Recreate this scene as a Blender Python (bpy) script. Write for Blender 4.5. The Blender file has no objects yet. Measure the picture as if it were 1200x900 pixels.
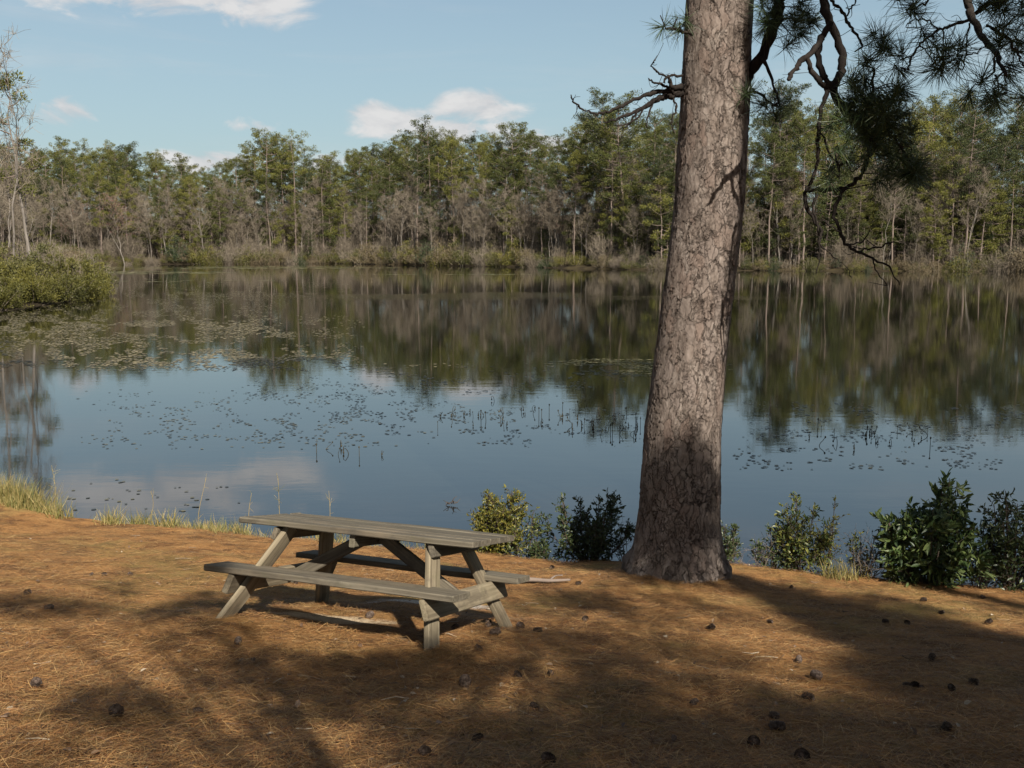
import bpy, math, random
import numpy as np
from math import radians, sin, cos, pi, atan2, sqrt

random.seed(11)
rng = np.random.default_rng(11)
sc = bpy.context.scene
COL = sc.collection

# ------------------------------------------------------------------ camera
F, PIT, CZ = 1167.0, math.atan(160.0 / 1167.0), 4.0
cam = bpy.data.cameras.new('camera')
cam.sensor_width = 36.0
cam.lens = F / 1200 * 36.0
cam.clip_start, cam.clip_end = 0.1, 5000
camo = bpy.data.objects.new('camera', cam)
camo.location = (0, 0, CZ)
camo.rotation_euler = (pi / 2 - PIT, 0, 0)
COL.objects.link(camo)
sc.camera = camo
SUN_EL, SUN_AZ = radians(40.0), radians(158.65)      # azimuth clockwise from +Y
S = np.array([sin(SUN_AZ) * cos(SUN_EL), cos(SUN_AZ) * cos(SUN_EL), sin(SUN_EL)])


def ray(u, v):
    a, b = (u - 600) / F, (v - 450) / F
    return np.array([a, cos(PIT) - b * sin(PIT), -sin(PIT) - b * cos(PIT)])


def W(u, v, y):                                       # point on the sight line at depth y
    d = ray(u, v)
    return np.array([0, 0, CZ]) + d * (y / d[1])


# ------------------------------------------------------------------ terrain
def _h(i, j, s):
    n = (i * 374761393 + j * 668265263 + s * 974711) & 0x7fffffff
    n = (n ^ (n >> 13)) * 1274126177 & 0x7fffffff
    return ((n ^ (n >> 16)) & 0xffff) / 65535.0


def vnoise(x, y, sc_, seed=0):
    x, y = np.asarray(x, float) * sc_, np.asarray(y, float) * sc_
    i, j = np.floor(x).astype(np.int64), np.floor(y).astype(np.int64)
    fx, fy = x - i, y - j
    fx, fy = fx * fx * (3 - 2 * fx), fy * fy * (3 - 2 * fy)
    a, b = _h(i, j, seed), _h(i + 1, j, seed)
    c, d = _h(i, j + 1, seed), _h(i + 1, j + 1, seed)
    return (a * (1 - fx) + b * fx) * (1 - fy) + (c * (1 - fx) + d * fx) * fy - .5


TK = [-300, -60, -20, -5, 0, 3.6, 6.36, 8, 9.92, 11.0, 11.4, 11.9, 13, 16, 20]
TZ = [20, 6, 3.6, 2.75, 2.42, 1.9, 1.32, .98, .63, .45, .36, .0, -.35, -1.5, -1.6]
YSX = [-300, -140, -91, -43, 0, 27, 58, 87, 140, 180, 230]
YSY = [250, 236, 238, 250, 208, 178, 170, 169, 160, 120, 5]
XPY = [-50, 15, 40, 55, 63, 75, 86, 100, 150, 238, 400]
XPX = [-60, -44, -46, -41, -32.5, -32.5, -35, -43, -66, -110, -110]


def shore_y(x):
    return np.interp(x, YSX, YSY)


def height(x, y):
    x, y = np.asarray(x, float), np.asarray(y, float)
    t = .225 * x + .974 * y
    wob = vnoise(x, y, .45, 3) * .5 + vnoise(x, y, 1.6, 4) * .18
    k = np.clip((t - 9.5) / 1.5, 0, 1)
    near = sum(np.interp(t + wob * k + o, TK, TZ) for o in (-.35, -.15, .15, .35)) / 4
    fine = vnoise(x, y, 1.1, 5) * .07 + vnoise(x, y, 3.1, 6) * .035 + vnoise(x, y, 8.0, 7) * .016
    near = near + fine * np.clip((12.2 - t) / .8, .15, 1)
    near += .10 * np.exp(-((x - 1.62) ** 2 + (y - 9.75) ** 2) / .5)
    near += .09 * np.exp(-((x + 2.01) ** 2 + (y - 6.46) ** 2) / .45) + .035 * np.exp(-((x + .48) ** 2 + (y - 5.86) ** 2) / .15)
    near += .32 * np.exp(-((x + 7.6) ** 2 + (y - 13.4) ** 2) / 1.4)
    d = y - shore_y(x) + vnoise(x, y, .1, 8) * 6
    far = np.clip(d * .18, -1.6, .55) + np.clip(d, 0, 400) * .02 + np.clip(d - 10, 0, 90) * .12
    e = np.interp(y, XPY, XPX) - x + vnoise(x, y, .2, 9) * 3
    left = np.clip(e * .18, -1.6, .5) + np.clip(e, 0, 400) * .012
    return np.maximum(np.maximum(near, far), np.maximum(left, -1.6))


def G(u, v, lo=2.5, hi=16):                           # where a sight line meets the ground
    d = ray(u, v)
    d = d / d[1]
    ys = np.linspace(lo, hi, 1500)
    zz = CZ + d[2] * ys - height(d[0] * ys, ys)
    k = int(np.argmax(zz <= 0)) if (zz <= 0).any() else len(ys) - 1
    return np.array([d[0] * ys[k], ys[k], float(height(d[0] * ys[k], ys[k]))])


def bank(u, T=11.35):                                 # point on the bank edge along an image column
    kx = (u - 600) / F / .962
    y = T / (.974 + .225 * kx)
    return np.array([kx * y, y, float(height(kx * y, y))])


def gz(x, y):
    return float(height(x, y))


# ------------------------------------------------------------------ mesh tools
class MB:
    def __init__(self):
        self.v, self.q, self.t, self.n = [], [], [], 0

    def add(self, v, q=None, t=None, mat=0):
        v = np.asarray(v, float).reshape(-1, 3)
        self.v.append(v)
        if q is not None and len(q):
            q = np.asarray(q, np.int64).reshape(-1, 4)
            self.q.append((q + self.n, np.full(len(q), mat)))
        if t is not None and len(t):
            t = np.asarray(t, np.int64).reshape(-1, 3)
            self.t.append((t + self.n, np.full(len(t), mat)))
        self.n += len(v)

    def mesh(self, name, mats, smooth=False):
        v = np.concatenate(self.v)
        q = np.concatenate([a for a, _ in self.q]) if self.q else np.zeros((0, 4), int)
        t = np.concatenate([a for a, _ in self.t]) if self.t else np.zeros((0, 3), int)
        mi = np.concatenate([m for _, m in self.q] + [m for _, m in self.t])
        me = bpy.data.meshes.new(name)
        me.vertices.add(len(v))
        me.vertices.foreach_set('co', v.ravel())
        nl = len(q) * 4 + len(t) * 3
        me.loops.add(nl)
        me.loops.foreach_set('vertex_index', np.concatenate([q.ravel(), t.ravel()]).astype(np.int32))
        me.polygons.add(len(q) + len(t))
        ls = np.concatenate([np.arange(len(q)) * 4, len(q) * 4 + np.arange(len(t)) * 3]).astype(np.int32)
        me.polygons.foreach_set('loop_start', ls)
        me.polygons.foreach_set('material_index', mi.astype(np.int32))
        me.polygons.foreach_set('use_smooth', np.full(len(ls), smooth))
        for m in mats:
            me.materials.append(m)
        me.update(calc_edges=True)
        me.validate()
        return me

    def build(self, name, mats, parent=None, smooth=False, loc=(0, 0, 0), rot=(0, 0, 0)):
        return put(name, self.mesh(name, mats if isinstance(mats, (list, tuple)) else [mats], smooth), parent, loc, rot)


def put(name, data, parent=None, loc=(0, 0, 0), rot=(0, 0, 0), scale=(1, 1, 1)):
    o = bpy.data.objects.new(name, data)
    COL.objects.link(o)
    o.location, o.rotation_euler, o.scale = loc, rot, scale
    if parent:
        o.parent = parent
    return o


def tag(o, label, cat, group=None):
    o['label'], o['category'] = label, cat
    if group:
        o['group'] = group
    return o


def kind(o, k):
    o['kind'] = k
    return o


def norm(a):
    return a / (np.linalg.norm(a, axis=-1, keepdims=True) + 1e-9)


def frames(d, r=rng):
    """rotation matrices whose local Y follows d, rolled at random"""
    y = norm(d)
    a = norm(r.normal(size=y.shape))
    x = norm(np.cross(y, a))
    z = np.cross(x, y)
    return np.stack([x, y, z], axis=2)


def scatter(mb, tv, tf, R, pos, scale, mat=0, tri=False):
    tv = np.asarray(tv, float)
    tf = np.asarray(tf)
    scale = np.asarray(scale, float)
    n = len(pos)
    if scale.ndim == 1:
        scale = scale[:, None]
    loc = tv[None] * scale[:, None, :]
    v = np.einsum('nij,nkj->nki', R, loc) + pos[:, None, :]
    f = tf[None] + (np.arange(n) * len(tv))[:, None, None]
    mb.add(v.reshape(-1, 3), None if tri else f.reshape(-1, tf.shape[1]), f.reshape(-1, 3) if tri else None, mat)


def tube(mb, pts, rad, sides=6, mat=0, cap=True):
    pts = np.asarray(pts, float)
    rad = np.broadcast_to(np.asarray(rad, float), (len(pts),))
    tg = norm(np.gradient(pts, axis=0))
    a = np.array([1., 0, 0]) if abs(tg[0][0]) < .8 else np.array([0, 1., 0])
    x = norm(np.cross(tg[0], a))
    ang = np.arange(sides) * 2 * pi / sides
    V = []
    for p, t, r in zip(pts, tg, rad):
        x = norm(x - t * np.dot(x, t))
        yv = np.cross(t, x)
        V.append(p + r * (np.cos(ang)[:, None] * x + np.sin(ang)[:, None] * yv))
    n = len(pts)
    k = np.arange(sides)
    q = np.concatenate([np.stack([i * sides + k, i * sides + (k + 1) % sides, (i + 1) * sides + (k + 1) % sides, (i + 1) * sides + k], 1) for i in range(n - 1)])
    V = np.concatenate(V + [pts[:1], pts[-1:]])
    t = None
    if cap:
        c0, c1 = n * sides, n * sides + 1
        t = np.concatenate([np.stack([np.full(sides, c0), (k + 1) % sides, k], 1),
                            np.stack([np.full(sides, c1), (n - 1) * sides + k, (n - 1) * sides + (k + 1) % sides], 1)])
    mb.add(V, q, t, mat)


def twigs(mb, p0, p1, p2, r0, r2, mat=0):
    """many thin bent three-sided twigs at once"""
    n = len(p0)
    d = norm(p2 - p0)
    a = norm(rng.normal(size=d.shape))
    x = norm(np.cross(d, a))
    y = np.cross(d, x)
    r0 = np.broadcast_to(r0, (n,))
    r2 = np.broadcast_to(r2, (n,))
    V = []
    for p, r in ((p0, r0), (p1, (r0 + r2) / 2), (p2, r2)):
        for k in range(3):
            V.append(p + r[:, None] * (cos(k * 2.094) * x + sin(k * 2.094) * y))
    V = np.stack(V, 1)
    q = np.array([[i * 3 + k, i * 3 + (k + 1) % 3, i * 3 + 3 + (k + 1) % 3, i * 3 + 3 + k] for i in range(2) for k in range(3)])
    f = q[None] + (np.arange(n) * 9)[:, None, None]
    mb.add(V.reshape(-1, 3), f.reshape(-1, 4), None, mat)


def spline(pts, n):
    """Catmull-Rom through points of any width (x, y, z, r ...)"""
    P = np.asarray(pts, float)
    P = np.concatenate([2 * P[:1] - P[1:2], P, 2 * P[-1:] - P[-2:-1]])
    out = []
    for i in range(1, len(P) - 2):
        s = np.linspace(0, 1, n, endpoint=False)[:, None]
        a, b, c, d = P[i - 1], P[i], P[i + 1], P[i + 2]
        out.append(.5 * (2 * b + (c - a) * s + (2 * a - 5 * b + 4 * c - d) * s ** 2 + (3 * b - a - 3 * c + d) * s ** 3))
    return np.concatenate(out + [P[-2:-1]])


DIAMOND_V = [(0, 0, 0), (.5, .45, .03), (0, 1, 0), (-.5, .45, .03)]
DIAMOND_F = [(0, 1, 2, 3)]
LEAF_V = [(0, 0, 0), (.42, .3, .1), (.4, .65, .1), (0, 1, -.12), (-.4, .65, .1), (-.42, .3, .1), (0, .5, 0)]
LEAF_F = [(0, 1, 2, 6), (0, 6, 4, 5), (6, 2, 3, 4)]


# ------------------------------------------------------------------ materials
class T:
    def __init__(self, tree):
        self.t = tree

    def n(self, typ, ins=None, **kw):
        nd = self.t.nodes.new('ShaderNode' + typ)
        for k, v in kw.items():
            setattr(nd, k, v)
        for k, v in (ins or {}).items():
            self.set(nd.inputs[k], v)
        return nd

    def set(self, sock, v):
        if isinstance(v, bpy.types.NodeSocket):
            self.t.links.new(v, sock)
        else:
            if isinstance(v, (tuple, list)) and len(v) == 3 and sock.type == 'RGBA':
                v = (*v, 1)
            sock.default_value = v

    def m(self, op, a, b=0.0, c=0.0, clamp=False):
        return self.n('Math', {0: a, 1: b, 2: c}, operation=op, use_clamp=clamp).outputs[0]

    def vm(self, op, a, b=(0, 0, 0)):
        nd = self.n('VectorMath', {0: a, 1: b}, operation=op)
        return nd.outputs[1] if op in ('LENGTH', 'DOT_PRODUCT', 'DISTANCE') else nd.outputs[0]

    def noise(self, vec, scale, detail=4, rough=.55, dist=0):
        return self.n('TexNoise', {'Vector': vec, 'Scale': scale, 'Detail': detail, 'Roughness': rough, 'Distortion': dist}).outputs[0]

    def ramp(self, fac, stops, interp='LINEAR'):
        nd = self.n('ValToRGB', {0: fac})
        cr = nd.color_ramp
        cr.interpolation = interp
        while len(cr.elements) < len(stops):
            cr.elements.new(.5)
        for e, (p, c) in zip(cr.elements, stops):
            e.position = p
            e.color = (*c, 1) if len(c) == 3 else c
        return nd.outputs[0]

    def mix(self, fac, a, b, mode='MIX'):
        nd = self.n('Mix', data_type='RGBA', blend_type=mode)
        self.set(nd.inputs[0], fac)
        self.set(nd.inputs[6], a)
        self.set(nd.inputs[7], b)
        return nd.outputs[2]

    def rng(self, v, a, b, c, d):
        return self.n('MapRange', {0: v, 1: a, 2: b, 3: c, 4: d}).outputs[0]

    def smooth(self, v, a, b, c=0., d=1.):
        return self.n('MapRange', {0: v, 1: a, 2: b, 3: c, 4: d}, interpolation_type='SMOOTHSTEP').outputs[0]


def material(name):
    m = bpy.data.materials.new(name)
    m.use_nodes = True
    m.node_tree.nodes.clear()
    t = T(m.node_tree)
    out = t.n('OutputMaterial')
    return m, t, out


def principled(t, out, col, rough=.8, normal=None, spec=.3, **kw):
    ins = {'Base Color': col, 'Roughness': rough, 'Specular IOR Level': spec}
    if normal is not None:
        ins['Normal'] = normal
    ins.update(kw)
    p = t.n('BsdfPrincipled', ins)
    t.t.links.new(p.outputs[0], out.inputs[0])
    return p


def bump(t, h, dist=.01, strength=1.0):
    return t.n('Bump', {'Strength': strength, 'Distance': dist, 'Height': h}).outputs[0]


def leaf_mat(name, cols, rough=.55, trans=.25, objvar=.35, spec=.3, patch=0.0):
    """each leaf its own tint, each plant its own brightness"""
    m, t, out = material(name)
    g = t.n('NewGeometry')
    oi = t.n('ObjectInfo')
    st = [((i + .5) / len(cols), c) for i, c in enumerate(cols)]
    f = g.outputs['Random Per Island']
    if patch:
        nz = t.noise(g.outputs['Position'], patch, 2)
        f = t.m('ADD', t.m('MULTIPLY', f, .38), t.rng(nz, .3, .7, -.05, .65), clamp=True)
    if objvar:
        f = t.m('ADD', t.m('MULTIPLY', f, 1 - objvar), t.m('MULTIPLY', oi.outputs['Random'], objvar), clamp=True)
    c = t.ramp(f, st)
    p = t.n('BsdfPrincipled', {'Base Color': c, 'Roughness': rough, 'Specular IOR Level': spec})
    if trans:
        tr = t.n('BsdfTranslucent', {'Color': c})
        mx = t.n('MixShader', {0: trans})
        t.t.links.new(p.outputs[0], mx.inputs[1])
        t.t.links.new(tr.outputs[0], mx.inputs[2])
        t.t.links.new(mx.outputs[0], out.inputs[0])
    else:
        t.t.links.new(p.outputs[0], out.inputs[0])
    return m


def bark_mat(name, a, b, scale=3.0, objvar=.3):
    m, t, out = material(name)
    co = t.n('TexCoord').outputs['Object']
    oi = t.n('ObjectInfo').outputs['Random']
    nz = t.noise(t.vm('MULTIPLY', co, (1, 1, .25)), scale, 4)
    f = t.m('ADD', t.m('MULTIPLY', t.rng(nz, .3, .7, 0, 1), 1 - objvar), t.m('MULTIPLY', oi, objvar), clamp=True)
    principled(t, out, t.ramp(f, [(0, a), (1, b)]), .9, bump(t, nz, .03), spec=.15)
    return m


M = {}
M['needles'] = leaf_mat('pine_needles_far', [(.014, .02, .006), (.032, .04, .009), (.062, .066, .012), (.115, .108, .019)], .65, 0, .55, .25)
M['needles_yellow'] = leaf_mat('pine_needles_yellow', [(.07, .076, .011), (.105, .105, .016), (.15, .138, .024)], .6, 0, .3)
M['cedar'] = leaf_mat('cedar_leaves', [(.0140, .0234, .0094), (.0234, .0359, .0133), (.0390, .0491, .0187)], .6, 0, .3)
M['far_bark'] = bark_mat('pine_bark_far', (.0880, .0680, .0560), (.1840, .1440, .1200))
M['pale_bark'] = bark_mat('pale_bark', (.07, .06, .05), (.21, .185, .16))
M['twig'] = bark_mat('grey_twigs', (.078, .063, .046), (.185, .155, .118), 1.0)
M['red_bud'] = leaf_mat('red_buds', [(.1248, .0546, .0429), (.1794, .0858, .0702), (.1560, .0780, .0741)], .7, 0, .2)
M['buff_bud'] = leaf_mat('buff_buds', [(.1170, .0897, .0507), (.1638, .1326, .0741), (.1404, .1131, .0780)], .7, 0, .3)
M['shrub_olive'] = leaf_mat('olive_shrub_leaves', [(.0292, .0322, .0082), (.0556, .0556, .0129), (.0878, .0790, .0205)], .6, 0, .5)
M['shrub_tan'] = leaf_mat('tan_shrub_leaves', [(.0702, .0509, .0292), (.1053, .0790, .0439), (.0878, .0702, .0351)], .7, 0, .5)
M['shrub_gold'] = leaf_mat('golden_shrub_leaves', [(.0292, .0304, .0058), (.0702, .0655, .0105), (.1170, .1024, .0175)], .6, 0, .25, patch=.45)
M['hero_needles'] = leaf_mat('long_needles', [(.018, .032, .012), (.03, .05, .018), (.055, .075, .03)], .45, .2, 0)
M['straw'] = leaf_mat('straw', [(.135, .057, .02), (.225, .105, .036), (.315, .175, .062), (.078, .037, .016), (.37, .24, .10), (.05, .026, .014)], .6, .1, 0)
M['litter'] = leaf_mat('leaf_litter', [(.06, .036, .022), (.13, .075, .04), (.20, .14, .085), (.09, .06, .045), (.30, .25, .18)], .7, .1, 0)
M['grass'] = leaf_mat('dry_grass', [(.13, .12, .03), (.26, .20, .07), (.34, .26, .11), (.14, .15, .045)], .6, .3, 0)
M['bush_yellow'] = leaf_mat('yellow_bush_leaves', [(.0640, .0704, .0136), (.1240, .1200, .0224), (.1920, .1560, .0320), (.0440, .0512, .0128)], .4, .3, 0)
M['bush_dark'] = leaf_mat('dark_bush_leaves', [(.02, .032, .012), (.035, .05, .018), (.055, .07, .025)], .4, .2, 0)
M['bush_broad'] = leaf_mat('broad_leaves', [(.018, .034, .010), (.032, .055, .015), (.052, .076, .022), (.085, .11, .032)], .5, .2, 0, .35)
M['bush_mixed'] = leaf_mat('mixed_leaves', [(.03, .048, .014), (.05, .07, .02), (.13, .13, .03), (.09, .095, .025)], .42, .2, 0)
M['dark_twig'] = bark_mat('dark_twigs', (.035, .026, .02), (.085, .065, .05), 6)
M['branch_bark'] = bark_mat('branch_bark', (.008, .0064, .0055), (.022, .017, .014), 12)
M['cone'] = leaf_mat('cone_scales', [(.035, .022, .015), (.065, .043, .031), (.085, .063, .05)], .75, 0, 0)
M['stalk'] = leaf_mat('stalks', [(.014, .013, .008), (.026, .022, .012), (.045, .037, .018)], .7, 0, .5)
M['pads'] = leaf_mat('pads', [(.045, .038, .02), (.09, .074, .038), (.14, .115, .06), (.20, .165, .09)], .65, 0, 0, .5)
M['pads_dark'] = leaf_mat('dark_pads', [(.014, .016, .012), (.028, .029, .02), (.05, .047, .028), (.085, .076, .04)], .4, 0, 0, .5)
M['algae'] = leaf_mat('algae', [(.045, .046, .017), (.08, .076, .03), (.12, .105, .05)], .7, 0, 0)


def hero_bark():
    m, t, out = material('plated_pine_bark')
    co = t.n('TexCoord').outputs['Object']
    n1 = t.n('TexNoise', {'Vector': co, 'Scale': 6.0, 'Detail': 7.0, 'Roughness': .68}).outputs[1]
    off = t.vm('SUBTRACT', n1, (.5, .5, .5))
    vec = t.vm('ADD', t.vm('MULTIPLY', co, (1, 1, .42)), t.n('VectorMath', {0: off, 'Scale': .17}, operation='SCALE').outputs[0])
    v1 = t.n('TexVoronoi', {'Vector': vec, 'Scale': 11.0, 'Randomness': 1.0}, feature='DISTANCE_TO_EDGE').outputs[0]
    vc = t.n('TexVoronoi', {'Vector': vec, 'Scale': 11.0, 'Randomness': 1.0})
    v2 = t.n('TexVoronoi', {'Vector': vec, 'Scale': 23.0, 'Randomness': 1.0}, feature='DISTANCE_TO_EDGE').outputs[0]
    nb = t.noise(co, 3.2, 4)                                        # where fissures open or close up
    wdt = t.rng(nb, .35, .65, .006, .032)
    crack = t.m('DIVIDE', v1, wdt, clamp=True)
    crack = t.smooth(crack, 0, 1)
    fine = t.smooth(v2, 0, .05, .0, 1.)
    fine_on = t.rng(t.noise(co, 6.0, 3), .36, .55, 0, 1)
    fine2 = t.m('SUBTRACT', 1.0, t.m('MULTIPLY', t.m('SUBTRACT', 1.0, fine), fine_on))
    flake = t.noise(t.vm('MULTIPLY', co, (1, 1, .5)), 30.0, 5, .6)
    plate = t.noise(t.vm('MULTIPLY', co, (1, 1, .4)), 7.0, 5, .65)
    base = t.ramp(t.m('ADD', t.m('MULTIPLY', plate, .6), t.m('MULTIPLY', flake, .4)),
                  [(.3, (.05, .038, .031)), (.42, (.10, .079, .066)), (.53, (.15, .122, .104)), (.68, (.24, .206, .18))])
    pc = t.n('SeparateColor', {0: vc.outputs['Color']}).outputs[0]
    base = t.mix(t.m('MULTIPLY', t.smooth(pc, .6, .95), .45), base, (.14, .098, .08))
    base = t.mix(t.m('MULTIPLY', t.smooth(pc, .4, .05), .5), base, (.135, .108, .095))
    col = t.mix(t.m('MULTIPLY', t.m('SUBTRACT', 1.0, fine2), .7), base, (.06, .042, .034))
    col = t.mix(t.m('MULTIPLY', t.m('SUBTRACT', 1.0, crack), t.rng(nb, .4, .62, .25, .75)), col, (.035, .025, .021))
    h = t.m('ADD', t.m('MULTIPLY', crack, .62), t.m('ADD', t.m('MULTIPLY', fine2, .18), t.m('MULTIPLY', pc, .3)))
    h = t.m('ADD', h, t.m('MULTIPLY', flake, .34))
    principled(t, out, col, .9, bump(t, h, .02, .8), spec=.15)
    dn = t.n('Displacement', {'Height': h, 'Midlevel': .8, 'Scale': .032})
    t.t.links.new(dn.outputs[0], out.inputs[2])
    m.displacement_method = 'BOTH'
    return m


M['bark'] = hero_bark()


def wood_mat(name='weathered_wood', pale=1.0):
    m, t, out = material(name)
    tc = t.n('TexCoord')
    co = tc.outputs['Object']
    oi = t.n('ObjectInfo').outputs['Random']
    vec = t.vm('ADD', co, t.n('CombineXYZ', {0: t.m('MULTIPLY', oi, 31.0), 1: t.m('MULTIPLY', oi, 17.0)}).outputs[0])
    isl = t.n('NewGeometry').outputs['Random Per Island']
    vec = t.vm('ADD', vec, t.n('CombineXYZ', {0: t.m('MULTIPLY', isl, 23.0), 2: t.m('MULTIPLY', isl, 7.0)}).outputs[0])
    g1 = t.noise(t.vm('MULTIPLY', vec, (1.6, 42, 42)), 1.0, 5, .6, .4)
    g2 = t.noise(t.vm('MULTIPLY', vec, (.5, 9, 9)), 1.0, 4, .6, .8)
    blot = t.noise(vec, 5.0, 5, .65)
    c = t.ramp(t.m('ADD', t.m('MULTIPLY', g1, .55), t.m('MULTIPLY', g2, .45)),
               [(.3, (.032, .026, .019)), (.45, (.072, .060, .043)), (.58, (.120, .103, .075)), (.75, (.195, .172, .132))])
    c = t.mix(t.m('MULTIPLY', t.smooth(blot, .50, .68), .38), c, (.06, .056, .032))
    c = t.mix(t.m('MULTIPLY', t.smooth(t.noise(vec, 3.1, 6, .7), .5, .62), .5), c, (.04, .034, .027))
    c = t.mix(t.m('MULTIPLY', t.smooth(t.noise(vec, 2.3, 4), .55, .7), .45), c, (.14, .105, .07))
    c = t.mix(t.m('MULTIPLY', t.m('SUBTRACT', isl, .5), .5), c, (.06, .055, .04))
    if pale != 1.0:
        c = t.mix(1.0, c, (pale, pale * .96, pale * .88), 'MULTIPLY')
    h = t.m('ADD', t.m('MULTIPLY', g1, .7), t.m('MULTIPLY', g2, .6))
    principled(t, out, c, .82, bump(t, h, .006), spec=.25)
    return m


M['wood'] = wood_mat()
M['sunlit_wood'] = wood_mat('sunlit_weathered_wood', 1.5)  # same wood, colour lifted to paint in sun on legs and bench supports


PATCHES = ((490, 704, .62, .20, (.40, .37, .33), .95), (393, 729, .5, .13, (.46, .36, .24), .95), (575, 722, .3, .12, (.24, .19, .15), .5))


def ground_mat():
    m, t, out = material('pine_straw_ground')
    g = t.n('NewGeometry')
    p = g.outputs['Position']
    sx = t.n('SeparateXYZ', {0: p})
    x, y = sx.outputs[0], sx.outputs[1]
    big = t.noise(p, .8, 4, .6)
    mid = t.noise(t.vm('MULTIPLY', p, (.8, 1.2, 1)), 3.0, 5, .65)
    fib = t.noise(t.vm('MULTIPLY', p, (30, 75, 40)), 1.0, 5, .7, 1.5)
    fib2 = t.noise(t.vm('MULTIPLY', p, (80, 32, 40)), 1.0, 5, .7, 1.5)
    f = t.m('ADD', t.m('ADD', t.m('MULTIPLY', fib, .35), t.m('MULTIPLY', fib2, .3)), t.m('MULTIPLY', mid, .35))
    c = t.ramp(f, [(.32, (.062, .027, .011)), (.43, (.165, .077, .028)), (.53, (.265, .138, .052)), (.68, (.40, .245, .098))])
    c = t.mix(t.m('MULTIPLY', t.smooth(big, .5, .66), .5), c, t.ramp(fib, [(.3, (.11, .095, .032)), (.7, (.32, .26, .10))]))
    c = t.mix(t.m('MULTIPLY', t.smooth(mid, .52, .36), .7), c, (.085, .045, .022))
    pt = t.noise(t.vm('MULTIPLY', p, (1, 1.4, 1)), 1.7, 6, .65)
    c = t.mix(t.m('MULTIPLY', t.smooth(pt, .52, .64), .55), c, t.ramp(fib2, [(.35, (.045, .028, .016)), (.65, (.15, .095, .045))]))
    gr = t.noise(t.vm('ADD', p, (13.0, 4.0, 0)), .55, 5, .65)
    c = t.mix(t.m('MULTIPLY', t.smooth(gr, .53, .64), .38), c, t.ramp(fib, [(.3, (.075, .07, .02)), (.7, (.27, .23, .08))]))
    wz = t.n('CombineXYZ', {0: t.m('MULTIPLY', t.m('SUBTRACT', mid, .5), 1.3), 1: t.m('MULTIPLY', t.m('SUBTRACT', big, .5), .9)}).outputs[0]
    pw = t.vm('ADD', p, wz)
    for (uu, vv, rx, ry, cc, a) in PATCHES:
        q = G(uu, vv)
        dd = t.vm('LENGTH', t.vm('MULTIPLY', t.vm('SUBTRACT', pw, (float(q[0]), float(q[1]), float(q[2]))), (1 / rx, 1 / ry, 0)))
        c = t.mix(t.m('MULTIPLY', t.smooth(dd, 1.15, .5), a), c, cc)
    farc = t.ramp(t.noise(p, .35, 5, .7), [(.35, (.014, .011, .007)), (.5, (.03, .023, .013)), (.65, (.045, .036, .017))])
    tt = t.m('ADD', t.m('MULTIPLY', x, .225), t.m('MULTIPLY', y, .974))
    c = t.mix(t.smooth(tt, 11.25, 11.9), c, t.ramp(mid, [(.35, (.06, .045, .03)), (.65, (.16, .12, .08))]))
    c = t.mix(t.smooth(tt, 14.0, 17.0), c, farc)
    h = t.m('ADD', t.m('MULTIPLY', fib, .5), t.m('ADD', t.m('MULTIPLY', fib2, .5), t.m('MULTIPLY', mid, 1.2)))
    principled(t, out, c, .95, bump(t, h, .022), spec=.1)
    return m


def water_mat():
    m, t, out = material('lake_water')
    p = t.n('NewGeometry').outputs['Position']
    sx = t.n('SeparateXYZ', {0: p})
    x, y = sx.outputs[0], sx.outputs[1]
    n1 = t.noise(t.vm('MULTIPLY', p, (.7, 2.4, 1)), 1.1, 3, .5)
    n2 = t.noise(t.vm('MULTIPLY', p, (1.0, 2.6, 1)), 5.0, 3, .5)
    n3 = t.noise(t.vm('MULTIPLY', p, (.02, .09, 1)), 1.0, 3, .55, .5)
    # a breath of wind roughens a few long patches far out
    def patch(cx, cy, rx, ry):
        return t.vm('LENGTH', t.vm('MULTIPLY', t.vm('SUBTRACT', p, (cx, cy, 0)), (1 / rx, 1 / ry, 0)))
    pm = t.m('MULTIPLY', t.smooth(patch(-6, 84, 15, 9), 1.1, .3), t.smooth(n3, .40, .56))
    pm = t.m('MAXIMUM', pm, t.m('MULTIPLY', t.smooth(patch(14, 80, 14, 4), 1.1, .3), t.smooth(n3, .48, .6)))
    pm = t.m('MAXIMUM', pm, t.m('MULTIPLY', t.smooth(patch(-2, 60, 14, 2.2), 1.1, .3), t.smooth(n3, .5, .62)))
    amp = t.m('ADD', .0011, t.m('ADD', t.m('MULTIPLY', t.smooth(n3, .52, .72), .0016), t.m('MULTIPLY', pm, .016)))
    h = t.m('MULTIPLY', t.m('ADD', t.m('MULTIPLY', n1, 1.0), t.m('MULTIPLY', n2, .28)), amp)
    principled(t, out, (.0035, .004, .003), .03, bump(t, h, 1.0), spec=.5, IOR=2.1)
    return m


M['ground'], M['water'] = ground_mat(), water_mat()


# ------------------------------------------------------------------ sky and sun
def cloud(t, az, el, seedv, spec):
    a0, e0, ra, re, k = spec
    d = t.m('ADD', t.m('POWER', t.m('ABSOLUTE', t.m('DIVIDE', t.m('SUBTRACT', az, a0), ra)), 2.0),
            t.m('POWER', t.m('ABSOLUTE', t.m('DIVIDE', t.m('SUBTRACT', el, e0), re)), 2.0))
    return t.smooth(t.m('ADD', t.m('SUBTRACT', .95, t.m('MINIMUM', d, 3.0)), t.m('MULTIPLY', t.m('SUBTRACT', seedv, .5), k)), .0, 1.15)


def ae(u, v):
    d = ray(u, v)
    return atan2(d[0], d[1]), math.asin(d[2] / np.linalg.norm(d))


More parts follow.
